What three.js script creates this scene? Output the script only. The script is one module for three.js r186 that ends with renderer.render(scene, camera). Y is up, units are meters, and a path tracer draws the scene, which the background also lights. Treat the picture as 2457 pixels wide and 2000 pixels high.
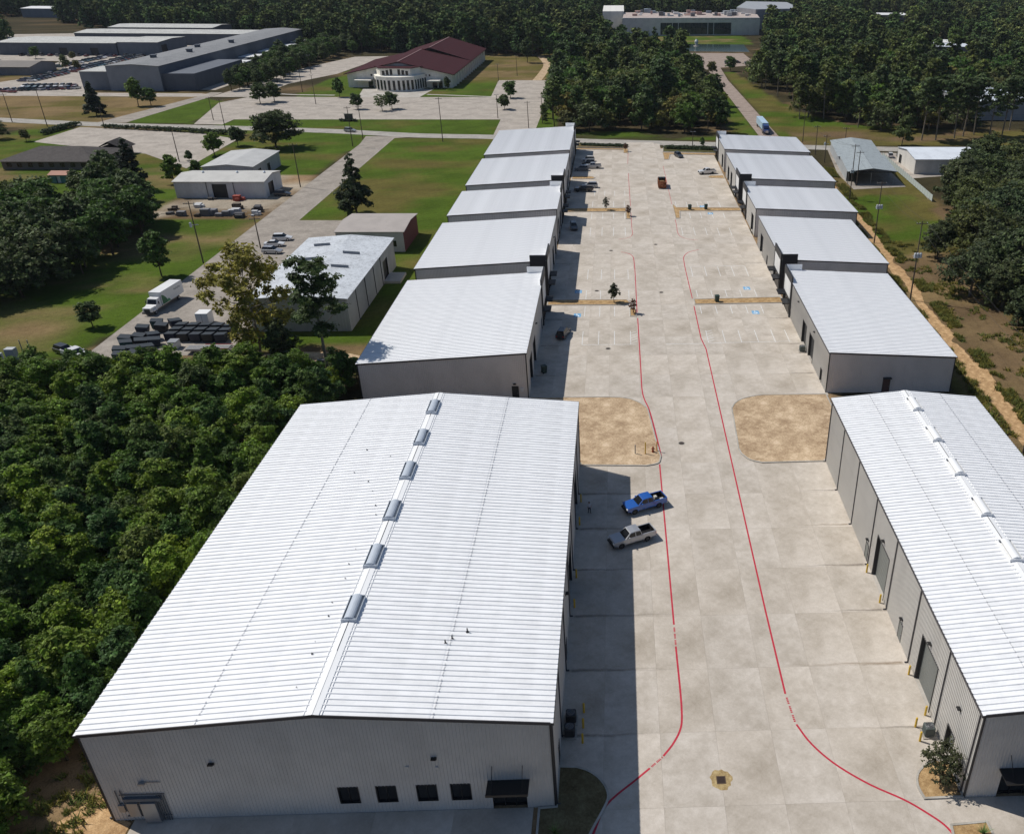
import * as THREE from 'three';
import { mergeGeometries, mergeVertices, toCreasedNormals } from 'three/addons/utils/BufferGeometryUtils.js';
import { MarchingCubes } from 'three/addons/objects/MarchingCubes.js';
import { RoundedBoxGeometry } from 'three/addons/geometries/RoundedBoxGeometry.js';

// ---------------------------------------------------------------- camera, sky, sun, exposure
const scene = new THREE.Scene();
const FPX = 2067.6, CXPX = 1578.3;                       // drone lens, cropped a little to one side
const camera = new THREE.PerspectiveCamera(2 * Math.atan(1000 / FPX) * 180 / Math.PI, 2457 / 2000, 1, 9000);
camera.position.set(0, 66, 0);
camera.rotation.order = 'YXZ';
camera.rotation.set(-28.5146 * Math.PI / 180, -2.8104 * Math.PI / 180, 0.6664 * Math.PI / 180);
camera.setViewOffset(2 * CXPX, 2000, 0, 0, 2457, 2000);

const renderer = new THREE.WebGLRenderer({ antialias: true });
renderer.toneMapping = THREE.LinearToneMapping;
renderer.toneMappingExposure = 0.9;
renderer.shadowMap.enabled = true;

const SUN = new THREE.Vector3(-7.05, 10.38, -3.35).normalize();
// clear autumn sky: deep blue overhead, pale towards the horizon, a soft bright aureole round the sun
{
  const W = 256, H = 128, d = new Float32Array(W * H * 4), v = new THREE.Vector3();
  for (let y = 0; y < H; y++) for (let x = 0; x < W; x++) {
    const el = ((y + 0.5) / H - 0.5) * Math.PI, az = ((x + 0.5) / W - 0.5) * 2 * Math.PI; v.set(Math.cos(el) * Math.cos(az), Math.sin(el), Math.cos(el) * Math.sin(az));
    const h = Math.pow(1 - Math.max(0, v.y), 2.6), c = Math.max(0, v.dot(SUN)), g = 0.22 * Math.pow(c, 6) + 0.5 * Math.pow(c, 60), i = (y * W + x) * 4;
    d[i] = 0.060 + 0.17 * h + g; d[i + 1] = 0.120 + 0.18 * h + g * 0.97; d[i + 2] = 0.245 + 0.17 * h + g * 0.92; d[i + 3] = 1;
  }
  const t = new THREE.DataTexture(d, W, H, THREE.RGBAFormat, THREE.FloatType); t.mapping = THREE.EquirectangularReflectionMapping; t.magFilter = t.minFilter = THREE.LinearFilter; t.colorSpace = THREE.LinearSRGBColorSpace; t.needsUpdate = true;
  scene.background = t; scene.environment = t;
}
const sun = new THREE.DirectionalLight(new THREE.Color(1, 0.96, 0.9), 4.4);
sun.name = 'sun';
sun.position.copy(SUN).multiplyScalar(600).add(new THREE.Vector3(0, 0, -250));
sun.target.position.set(0, 0, -250);
sun.castShadow = true;
sun.shadow.mapSize.set(4096, 4096);
Object.assign(sun.shadow.camera, { left: -420, right: 420, top: 420, bottom: -420, near: 1, far: 1600 });
scene.add(sun, sun.target);

// ---------------------------------------------------------------- helpers
function RNG(seed) { let s = seed >>> 0; return () => { s = (s + 0x6D2B79F5) >>> 0; let t = s; t = Math.imul(t ^ (t >>> 15), t | 1); t ^= t + Math.imul(t ^ (t >>> 7), t | 61); return ((t ^ (t >>> 14)) >>> 0) / 4294967296; }; }
const V3 = (x, y, z) => new THREE.Vector3(x, y, z);
const names = new Map();
function numbered(n) { const k = names.get(n) ?? 0; names.set(n, k + 1); return k ? n + '_' + String(k).padStart(3, '0') : n; }
function thing(name, label, category, pos = [0, 0, 0], turn = 0, group) {
  const o = new THREE.Group(); o.name = numbered(name); o.position.set(...pos); o.rotation.y = turn;
  o.userData = { label, category }; if (group) o.userData.group = group; scene.add(o); return o;
}
function shadows(m) { m.castShadow = true; m.receiveShadow = true; return m; }
function part(parent, name, geo, m, label) { const o = shadows(new THREE.Mesh(geo, m)); o.name = name; if (label) o.userData.label = label; parent.add(o); return o; }
// geometry given in world metres becomes a part of a thing that stands at its own base
function wpart(parent, name, geo, m, label) { const p = parent.position; if (!parent.parent || parent.parent === scene) geo.translate(-p.x, -p.y, -p.z); return part(parent, name, geo, m, label); }
function struct(name, geo, m) { const o = shadows(new THREE.Mesh(geo, m)); o.name = numbered(name); o.userData.kind = 'structure'; scene.add(o); return o; }
function single(name, geo, m, label, category, pos, group) { const o = shadows(new THREE.Mesh(geo, m)); o.name = numbered(name); o.position.set(...pos); o.userData = { label, category }; if (group) o.userData.group = group; scene.add(o); return o; }
function copy(o, label, pos, turn = 0, scale = 1) { const c = o.clone(); c.name = numbered(o.name.replace(/_\d{3}$/, '')); c.userData = { ...o.userData }; if (label) c.userData.label = label; c.position.set(...pos); c.rotation.y = turn; c.scale.setScalar(scale); scene.add(c); return c; }

// uv in metres from the dominant direction of each face
function uvm(g, s = 1) {
  g = g.index ? g.toNonIndexed() : g; const p = g.attributes.position, n = p.count, uv = new Float32Array(n * 2);
  const a = V3(), b = V3(), c = V3();
  for (let i = 0; i < n; i += 3) {
    a.fromBufferAttribute(p, i); b.fromBufferAttribute(p, i + 1).sub(a); c.fromBufferAttribute(p, i + 2).sub(a); b.cross(c);
    const ax = Math.abs(b.x), ay = Math.abs(b.y), az = Math.abs(b.z);
    for (let j = i; j < i + 3; j++) {
      const x = p.getX(j), y = p.getY(j), z = p.getZ(j);
      if (ay >= ax && ay >= az) { uv[j * 2] = x * s; uv[j * 2 + 1] = z * s; } else if (ax >= az) { uv[j * 2] = z * s; uv[j * 2 + 1] = y * s; } else { uv[j * 2] = x * s; uv[j * 2 + 1] = y * s; }
    }
  }
  g.setAttribute('uv', new THREE.BufferAttribute(uv, 2)); return g;
}
function tri(verts, s = 1) { const g = new THREE.BufferGeometry(); g.setAttribute('position', new THREE.BufferAttribute(new Float32Array(verts), 3)); g.computeVertexNormals(); return uvm(g, s); }
function box(x0, x1, y0, y1, z0, z1) { const g = new THREE.BoxGeometry(Math.abs(x1 - x0), Math.abs(y1 - y0), Math.abs(z1 - z0)); g.translate((x0 + x1) / 2, (y0 + y1) / 2, (z0 + z1) / 2); return uvm(g); }
function rbox(x0, x1, y0, y1, z0, z1, r = 0.03, seg = 1) { const g = new RoundedBoxGeometry(Math.abs(x1 - x0), Math.abs(y1 - y0), Math.abs(z1 - z0), seg, r); g.translate((x0 + x1) / 2, (y0 + y1) / 2, (z0 + z1) / 2); return uvm(g); }
function cyl(r0, r1, h, x, y, z, n = 10) { const g = new THREE.CylinderGeometry(r1, r0, h, n, 1); g.translate(x, y + h / 2, z); return uvm(g); }
function bar(p, q, w, h, n = 4) { // square or round bar between two points
  const a = V3(...p), b = V3(...q), d = b.clone().sub(a), L = d.length();
  const g = n === 4 ? new THREE.BoxGeometry(w, L, h) : new THREE.CylinderGeometry(h, w, L, n, 1);
  g.applyQuaternion(new THREE.Quaternion().setFromUnitVectors(V3(0, 1, 0), d.normalize())); g.translate((p[0] + q[0]) / 2, (p[1] + q[1]) / 2, (p[2] + q[2]) / 2); return uvm(g);
}
const M = (...gs) => mergeGeometries(gs.flat().map((g) => { g = g.index ? g.toNonIndexed() : g; for (const k of Object.keys(g.attributes)) if (!['position', 'normal', 'uv'].includes(k)) g.deleteAttribute(k); return g; }));
// flat sheet of a polygon given as [x, z]
function sheet(pts, y, s = 1) { const sh = new THREE.Shape(pts.map(([x, z]) => new THREE.Vector2(x, -z))); const g = new THREE.ShapeGeometry(sh); g.rotateX(-Math.PI / 2); g.translate(0, y, 0); return uvm(g, s); }
function slabOf(pts, y0, y1, s = 1) { const sh = new THREE.Shape(pts.map(([x, z]) => new THREE.Vector2(x, -z))); const g = new THREE.ExtrudeGeometry(sh, { depth: y1 - y0, bevelEnabled: false }); g.rotateX(-Math.PI / 2); g.translate(0, y0, 0); return uvm(g, s); }
// a strip of constant width along a polyline of [x, z], with thickness
function ribbon(pts, w, y0, y1, closed = false) {
  const n = pts.length, L = [], R = [];
  for (let i = 0; i < n; i++) {
    const a = pts[closed ? (i - 1 + n) % n : Math.max(0, i - 1)], b = pts[closed ? (i + 1) % n : Math.min(n - 1, i + 1)], c = pts[i];
    let d1 = [c[0] - a[0], c[1] - a[1]], d2 = [b[0] - c[0], b[1] - c[1]]; let l1 = Math.hypot(...d1), l2 = Math.hypot(...d2);
    if (l1 < 1e-6) { d1 = d2; l1 = l2; } if (l2 < 1e-6) { d2 = d1; l2 = l1; }
    let tx = d1[0] / l1 + d2[0] / l2, tz = d1[1] / l1 + d2[1] / l2; const tl = Math.hypot(tx, tz) || 1; tx /= tl; tz /= tl;
    const k = w / 2 / Math.max(0.5, tx * d1[0] / l1 + tz * d1[1] / l1);
    L.push([c[0] - tz * k, c[1] + tx * k]); R.push([c[0] + tz * k, c[1] - tx * k]);
  }
  const v = [], q = (a, ya, b, yb, c, yc, d, yd) => v.push(a[0], ya, a[1], b[0], yb, b[1], c[0], yc, c[1], a[0], ya, a[1], c[0], yc, c[1], d[0], yd, d[1]);
  for (let i = 0; i < (closed ? n : n - 1); i++) {
    const j = (i + 1) % n; q(L[i], y1, L[j], y1, R[j], y1, R[i], y1);
    if (y0 < y1 - 1e-4) { q(R[i], y0, R[i], y1, R[j], y1, R[j], y0); q(L[i], y0, L[j], y0, L[j], y1, L[i], y1); }
  }
  if (!closed && y0 < y1 - 1e-4) { q(L[0], y0, L[0], y1, R[0], y1, R[0], y0); const e = n - 1; q(L[e], y0, R[e], y0, R[e], y1, L[e], y1); }
  return tri(v);
}
function smooth(pts, per = 5, closed = false) { const c = new THREE.CatmullRomCurve3(pts.map(([x, z]) => V3(x, 0, z)), closed, 'centripetal'); return c.getPoints(pts.length * per).map((p) => [p.x, p.z]); }
function inPoly(x, z, P) { let c = false; for (let i = 0, j = P.length - 1; i < P.length; j = i++) { const [xi, zi] = P[i], [xj, zj] = P[j]; if ((zi > z) !== (zj > z) && x < (xj - xi) * (z - zi) / (zj - zi) + xi) c = !c; } return c; }
const rect = (x0, x1, z0, z1) => [[x0, z0], [x1, z0], [x1, z1], [x0, z1]];

// ---------------------------------------------------------------- noise and textures
function hash2(x, y, s) { let h = Math.imul(x, 374761393) ^ Math.imul(y, 668265263) ^ Math.imul(s, 1274126177); h = Math.imul(h ^ (h >>> 13), 1274126177); return ((h ^ (h >>> 16)) >>> 0) / 4294967296; }
function vnoise(x, y, s, per = 0) {
  const xi = Math.floor(x), yi = Math.floor(y), fx = x - xi, fy = y - yi, u = fx * fx * (3 - 2 * fx), v = fy * fy * (3 - 2 * fy);
  const w = (k) => per ? ((k % per) + per) % per : k; const x0 = w(xi), x1 = w(xi + 1), y0 = w(yi), y1 = w(yi + 1);
  const a = hash2(x0, y0, s), b = hash2(x1, y0, s), c = hash2(x0, y1, s), d = hash2(x1, y1, s);
  return a + (b - a) * u + (c - a) * v + (a - b - c + d) * u * v;
}
function fbm(x, y, s, oct = 4) { let t = 0, a = 0.5, f = 1, n = 0; for (let i = 0; i < oct; i++) { t += a * vnoise(x * f, y * f, s + i); n += a; a *= 0.5; f *= 2; } return t / n; }
// a tile of noise: octs = [[cells across, weight], ...]; fn(value, detail) -> [r, g, b] 0..1 (sRGB)
function tex(size, seed, octs, fn, rep = 1) {
  const d = new Uint8Array(size * size * 4), W = octs.reduce((a, o) => a + o[1], 0);
  for (let y = 0; y < size; y++) for (let x = 0; x < size; x++) {
    let v = 0; octs.forEach(([c, w, cy], i) => { v += w * vnoise(x / size * c, y / size * (cy ?? c), seed + i * 7, 0 | 0 || (cy ? 0 : c)); }); v /= W;
    const c = fn(v, hash2(x, y, seed + 99), x / size, y / size), i = (y * size + x) * 4;
    d[i] = Math.max(0, Math.min(255, c[0] * 255)); d[i + 1] = Math.max(0, Math.min(255, c[1] * 255)); d[i + 2] = Math.max(0, Math.min(255, c[2] * 255)); d[i + 3] = 255;
  }
  const t = new THREE.DataTexture(d, size, size); t.colorSpace = THREE.SRGBColorSpace; t.wrapS = t.wrapT = THREE.RepeatWrapping; t.magFilter = THREE.LinearFilter; t.minFilter = THREE.LinearMipmapLinearFilter; t.generateMipmaps = true; t.repeat.set(rep, rep); t.needsUpdate = true; return t;
}
const grey = (lo, hi, k = 0) => (v, h) => { const g = lo + (hi - lo) * v + (h - 0.5) * k; return [g, g, g]; };
const T = {
  concrete: tex(1024, 11, [[6, 1], [14, 0.9], [40, 0.7], [120, 0.5], [400, 0.5]], (v, h) => { const g = 0.80 + 0.26 * (v - 0.5) + (h - 0.5) * 0.04; return [g, g * (0.985 + 0.025 * v), g * (0.95 + 0.07 * v)]; }, 1 / 23),
  grain: tex(512, 21, [[8, 0.6], [32, 0.8], [96, 1], [220, 1]], grey(0.62, 1.3, 0.16), 1 / 9),
  soft: tex(512, 31, [[4, 1], [12, 0.8], [48, 0.4]], grey(0.92, 1.05, 0.02), 1 / 11),
  dirt: tex(512, 41, [[6, 1], [20, 0.9], [70, 0.9], [180, 0.8]], (v, h) => { const g = 0.6 + 0.55 * v + (h - 0.5) * 0.09; return [g, g * (0.93 + 0.1 * v), g * (0.84 + 0.18 * v)]; }, 1 / 13),
  asphalt: tex(512, 51, [[5, 0.9], [20, 0.8], [128, 0.9], [256, 0.8]], grey(0.7, 1.08, 0.1), 1 / 10),
  rust: tex(256, 61, [[5, 1], [18, 1], [60, 0.8]], (v, h) => { const k = Math.max(0, Math.min(1, (v - 0.4) * 4)); const g = 0.75 + 0.3 * h; return [g * (0.5 + 0.3 * k), g * (0.3 + 0.24 * k), g * (0.2 + 0.2 * k)]; }, 1 / 4),
  bump: tex(512, 71, [[20, 1], [80, 1], [200, 1]], grey(0, 1), 1 / 6),
};
T.bump.colorSpace = THREE.NoColorSpace;
const off = (t, u, v, rep) => { const c = t.clone(); c.offset.set(u, v); if (rep) c.repeat.set(rep, rep); c.needsUpdate = true; return c; };
const lin = (r, g, b) => new THREE.Color().setRGB(r, g, b);
function mat(c, rough = 0.85, o = {}) { const K = rough >= 0.8 ? THREE.MeshPhysicalMaterial : THREE.MeshStandardMaterial; return new K({ color: Array.isArray(c) ? lin(...c) : c, roughness: rough, ...(rough >= 0.8 ? { specularIntensity: 0.25 } : {}), ...o }); }
const m = {
  roof: mat([0.83, 0.835, 0.84], 0.6, { map: T.soft }),
  roofTrim: mat([0.82, 0.825, 0.825], 0.6),
  galv: mat([0.50, 0.55, 0.61], 0.45, { metalness: 0.15, map: off(T.soft, 0.3, 0.2, 0.5) }),
  wall: mat([0.60, 0.58, 0.54], 0.6, { map: off(T.soft, 0.1, 0.6) }),
  wallRow: mat([0.68, 0.64, 0.605], 0.65, { map: off(T.soft, 0.4, 0.1) }),
  charcoal: mat([0.022, 0.023, 0.026], 0.55, { map: T.soft }),
  lapSeal: mat([0.56, 0.56, 0.57], 0.7),
  gutter: mat([0.045, 0.043, 0.05], 0.5),
  black: mat([0.008, 0.008, 0.009], 0.5),
  glass: new THREE.MeshPhysicalMaterial({ color: lin(0.008, 0.01, 0.013), roughness: 0.06, specularIntensity: 1 }),
  doorGrey: mat([0.17, 0.18, 0.17], 0.55, { map: T.soft }),
  doorDark: mat([0.03, 0.031, 0.033], 0.55, { map: T.soft }),
  white: mat([0.75, 0.75, 0.74], 0.55, { map: T.soft }),
  yellow: mat([0.62, 0.40, 0.03], 0.5, { map: T.soft }),
  yellowPaint: mat([0.62, 0.40, 0.03], 0.6, { map: T.grain }),
  red: mat([0.52, 0.022, 0.05], 0.75, { map: off(T.grain, 0, 0, 0.6) }),
  linePaint: mat([0.74, 0.74, 0.72], 0.8, { map: off(T.grain, 0.1, 0.1, 0.5) }),
  bluePaint: mat([0.08, 0.30, 0.55], 0.8, { map: T.grain }),
  kerb: mat([0.66, 0.62, 0.56], 0.85, { map: off(T.concrete, 0.5, 0.3, 0.2) }),
  mulch: mat([0.55, 0.38, 0.21], 0.95, { map: off(T.dirt, 0, 0, 0.25), bumpMap: T.bump, bumpScale: 0.03 }),
  dryEarth: mat([0.66, 0.51, 0.37], 0.95, { map: T.dirt, bumpMap: T.bump, bumpScale: 0.04 }),
  orangeDirt: mat([0.64, 0.43, 0.245], 0.95, { map: off(T.dirt, 0.2, 0.7, 0.2), bumpMap: T.bump, bumpScale: 0.06 }),
  oldConc: mat([0.40, 0.355, 0.305], 0.9, { map: off(T.asphalt, 0.2, 0.1, 1 / 14), bumpMap: T.bump, bumpScale: 0.01 }),
  lotConc: mat([0.50, 0.445, 0.385], 0.9, { map: off(T.asphalt, 0.6, 0.1, 1 / 17) }),
  road: mat([0.45, 0.42, 0.375], 0.9, { map: off(T.asphalt, 0.5, 0.5, 1 / 12) }),
  walk: mat([0.70, 0.65, 0.59], 0.85, { map: off(T.concrete, 0.2, 0.8) }),
  bark: mat([0.11, 0.085, 0.06], 0.95, { map: T.grain }),
  barkPale: mat([0.22, 0.19, 0.15], 0.95, { map: T.grain }),
  pole: mat([0.12, 0.095, 0.075], 0.9, { map: T.grain }),
  steel: mat([0.30, 0.31, 0.32], 0.45, { metalness: 0.5 }),
  wire: mat([0.03, 0.03, 0.03], 0.7),
  rubber: mat([0.018, 0.018, 0.019], 0.85),
  acGreen: mat([0.06, 0.075, 0.07], 0.6),
};
const GY = -0.08;                                       // natural ground; the new concrete lies at 0
// ---------------------------------------------------------------- ground
const C = { lawn: [0.074, 0.118, 0.014], lawnB: [0.13, 0.112, 0.032], dry: [0.22, 0.155, 0.075], wood: [0.052, 0.044, 0.022], earth: [0.17, 0.115, 0.062], dirt: [0.34, 0.23, 0.13], pale: [0.42, 0.36, 0.28] };
const ZONES = [ // [polygon, main colour, second colour, share of the second]
  [rect(-420, -205, -470, -372), 'dry', 'lawnB', 0.35],
  [[[-236, -372], [-150, -366], [-150, -290], [-236, -290]], 'lawn', 'lawnB', 0.4],
  [[[-210, -385], [-178, -382], [-186, -440], [-200, -452]], 'lawn', 'lawnB', 0.25],
  [rect(-165, -47, -395, -360), 'lawn', 'lawnB', 0.3],
  [rect(-210, -97, -300, -146), 'lawn', 'dry', 0.45],
  [rect(-146, -97, -365, -288), 'lawn', 'lawnB', 0.4],
  [rect(-129, -97, -289, -238), 'earth', 'pale', 0.5],
  [rect(-112, -98, -290, -262), 'dirt', 'pale', 0.5],
  [rect(-88, -42, -351, -150), 'lawn', 'lawnB', 0.5],
  [rect(-97, -46, -150, -139), 'earth', 'dry', 0.5],
  [rect(-160, -62, -560, -457), 'lawn', 'lawnB', 0.35],
  [rect(-100, -33, -660, -521), 'lawnB', 'dry', 0.45],
  [rect(-36, -26, -560, -362), 'lawn', 'lawnB', 0.2],
  [rect(-34, 56, -368, -350), 'lawn', 'wood', 0.5],
  [rect(-340, -300, -560, -470), 'lawnB', 'dry', 0.4],
  [rect(48, 58, -480, -356), 'lawn', 'lawnB', 0.3],
  [[[64, -345], [66, -560], [72, -560], [84, -420], [100, -384], [160, -366], [170, -345]], 'lawnB', 'lawn', 0.5],
  [rect(70, 175, -372, -338), 'lawnB', 'earth', 0.4],
  [rect(56, 96, -300, -120), 'lawnB', 'earth', 0.35],
  [rect(61, 82, -205, -90), 'earth', 'dry', 0.55],
  [rect(66, 92, -262, -205), 'lawn', 'lawnB', 0.5],
  [rect(30, 110, -815, -736), 'lawn', 'dry', 0.4],
  [[[235, -930], [300, -930], [285, -740], [236, -740]], 'lawnB', 'dry', 0.5],
  [rect(-52, -42, -139, -20), 'wood', 'earth', 0.4],
  [rect(-15.5, 35.3, -333, -46), 'dirt', 'earth', 0.2],
  [[[-56, -62], [-43, -62], [-40, -20], [-60, -20]], 'dry', 'dirt', 0.5],
];
{
  const xs = [], zs = []; const run = (a, arr, to, st) => { let v = a; while (v < to - 1e-6) { arr.push(v); v += st; } return to; };
  let a = -6000; a = run(a, xs, -1200, 800); a = run(a, xs, -420, 20); a = run(a, xs, -230, 6); a = run(a, xs, 180, 2.6); a = run(a, xs, 420, 8); a = run(a, xs, 800, 25); run(a, xs, 6000, 800); xs.push(6000);
  let b = -7000; b = run(b, zs, -1500, 700); b = run(b, zs, -830, 20); b = run(b, zs, -470, 6); b = run(b, zs, -20, 2.6); b = run(b, zs, 80, 10); run(b, zs, 3000, 600); zs.push(3000);
  const nx = xs.length, nz = zs.length, pos = new Float32Array(nx * nz * 3), col = new Float32Array(nx * nz * 3), uv = new Float32Array(nx * nz * 2), idx = [];
  for (let j = 0; j < nz; j++) for (let i = 0; i < nx; i++) {
    const k = j * nx + i, x = xs[i], z = zs[j];
    pos.set([x, GY, z], k * 3); uv.set([x, z], k * 2);
    const wob = (fbm(x / 14, z / 14, 5, 2) - 0.5) * 6; let c = C.wood, c2 = C.earth, sh = 0.3;
    for (const zo of ZONES) if (inPoly(x + wob * 0.4, z + wob * 0.4, zo[0])) { c = C[zo[1]]; c2 = C[zo[2]]; sh = zo[3]; }
    const n = fbm(x / 23, z / 11, 3, 5), n2 = fbm(x / 5, z / 5, 9, 2); let t = Math.max(0, Math.min(1, (n - (0.70 - sh * 0.55)) * 4.5)); const g = 0.72 + 0.56 * n2;
    for (let q = 0; q < 3; q++) col[k * 3 + q] = (c[q] * (1 - t) + c2[q] * t) * g;
  }
  for (let j = 0; j < nz - 1; j++) for (let i = 0; i < nx - 1; i++) { const k = j * nx + i; idx.push(k, k + nx, k + 1, k + 1, k + nx, k + nx + 1); }
  const g = new THREE.BufferGeometry(); g.setAttribute('position', new THREE.BufferAttribute(pos, 3)); g.setAttribute('color', new THREE.BufferAttribute(col, 3)); g.setAttribute('uv', new THREE.BufferAttribute(uv, 2)); g.setIndex(idx); g.computeVertexNormals();
  struct('ground', g, new THREE.MeshPhysicalMaterial({ vertexColors: true, roughness: 1, specularIntensity: 0.1, map: off(T.grain, 0, 0, 1 / 7), bumpMap: T.bump, bumpScale: 0.06 }));
}
// roads, lots and paths outside the new estate
struct('public_road', ribbon(smooth([[-420, -418], [-330, -404], [-263, -390.5], [-210, -379], [-155, -372.5], [-112, -365.5], [-80, -357.5], [-48, -354.5], [-15, -347.3], [38, -340.8], [73, -335.6], [147, -328.2], [300, -314], [420, -300]], 4), 8.4, -0.4, -0.03), m.road);
struct('side_lane', M(sheet([[-97.2, -144], [-87, -144], [-87, -352], [-80, -354.5], [-99, -355.5], [-97.4, -340]], -0.05)), m.oldConc);
struct('yard_pavement', sheet([[-87, -236], [-75, -236], [-72, -226], [-72, -147], [-87, -147]], -0.054), m.oldConc);
struct('church_parking_lot', M(sheet([[-164, -392.3], [-50.7, -394.2], [-49.5, -358], [-33.5, -356], [-34.2, -421], [-35.2, -521.5], [-66.5, -520.5], [-63, -458], [-140, -455.8], [-180, -457], [-188, -437], [-176, -381], [-164, -380]], -0.05)), m.lotConc);
struct('church_side_lot', sheet([[-199, -455], [-178, -455], [-177, -503], [-163, -545], [-158, -610], [-150, -640], [-176, -634], [-190, -575]], -0.052), m.lotConc);
struct('church_drive', sheet([[-217, -383], [-205, -384], [-199, -455], [-199, -470], [-205, -470], [-206, -452]], -0.056), m.oldConc);
struct('church_walk', M(ribbon([[-141, -462], [-160, -463], [-185, -470]], 2.2, -0.2, -0.02), ribbon([[-96, -466], [-60, -458.5]], 2.2, -0.2, -0.02), sheet([[-133, -486], [-128, -456], [-98, -457], [-96, -486]], -0.03)), m.walk);
struct('office_lot', sheet([[-219, -343], [-218, -373.5], [-165, -361.5], [-146, -349], [-144, -299], [-168, -322]], -0.05), m.lotConc);
struct('factory_car_park', M(sheet([[-420, -457], [-208, -455], [-198, -460], [-208, -466], [-262, -467], [-276, -503], [-300, -620], [-318, -634], [-420, -634], [-420, -600], [-350, -600], [-340, -565], [-324, -560], [-324, -520], [-332, -490], [-420, -488]], -0.05)), m.lotConc);
struct('factory_yard', sheet([[-228, -480], [-206, -478], [-206, -520], [-246, -700], [-300, -760], [-420, -800], [-560, -760], [-420, -690], [-270, -690]], -0.054), m.lotConc);
struct('campus_drive', M(sheet([[57.2, -345], [65.2, -343], [64.6, -440], [64, -525], [66, -585], [92, -600], [92, -672], [50, -672], [52, -600], [57, -570], [57.2, -480]], -0.05)), mat([0.40, 0.32, 0.27], 0.9, { map: off(T.asphalt, 0.3, 0.3, 1 / 12) }));
struct('pond', sheet([[36, -737], [101, -737], [98, -682], [38, -684]], -0.06), new THREE.MeshPhysicalMaterial({ color: lin(0.03, 0.055, 0.045), roughness: 0.1 }));
struct('gravel_lot', sheet([[95.5, -326], [142, -321], [150, -326], [150, -300], [98, -285], [94, -256], [97, -256], [97, -286]], -0.05), m.lotConc);
struct('carport_slab', sheet([[74, -291], [74.3, -270], [92, -273.5], [95, -331], [79.4, -332]], -0.052), m.oldConc);
struct('bare_earth', sheet(smooth([[-66, -147], [-47, -146], [-46, -138.5], [-58, -139], [-70, -141]], 5, true), -0.06), m.dryEarth);
struct('dirt_path', ribbon(smooth([[-45, -521], [-44, -560], [-44.5, -598], [-53, -649]], 5), 5, -0.2, -0.05), m.dryEarth);
{ // bank of raw soil behind the right-hand row
  const r = RNG(5), L = [], R = [], L2 = [], R2 = [];
  for (let z = -88; z > -300; z -= 0.9) { const k = (z + 88) / -212, c = 61.6 + k * 8.1, n1 = fbm(z / 7, 3, 21, 3) - 0.5, n2 = fbm(z / 6, 9, 22, 3) - 0.5; L.push([c - 0.9 - (z > -180 ? 0.6 : 0) + n1 * 2.2 + (r() - 0.5) * 0.25, z]); R.push([c + 1.2 - k * 0.5 + (z > -150 ? 0.7 : 0) + n2 * 3 + (r() - 0.5) * 0.3, z]); }
  struct('raw_soil_bank', sheet([...L, ...R.reverse()], -0.045), m.orangeDirt);
  for (let z = -30; z > -62; z -= 0.8) { L2.push([-47.4 + (fbm(z / 5, 4, 31, 3) - 0.5) * 4 + (r() - 0.5) * 0.3 + (z < -52 ? Math.min(3, (z + 52) * -0.32) : 0), z]); R2.push([z > -50 ? -42.2 : -43.95, z]); }
  struct('raw_soil_patch', sheet([...L2, ...R2.reverse()], -0.05), m.orangeDirt);
}
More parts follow.
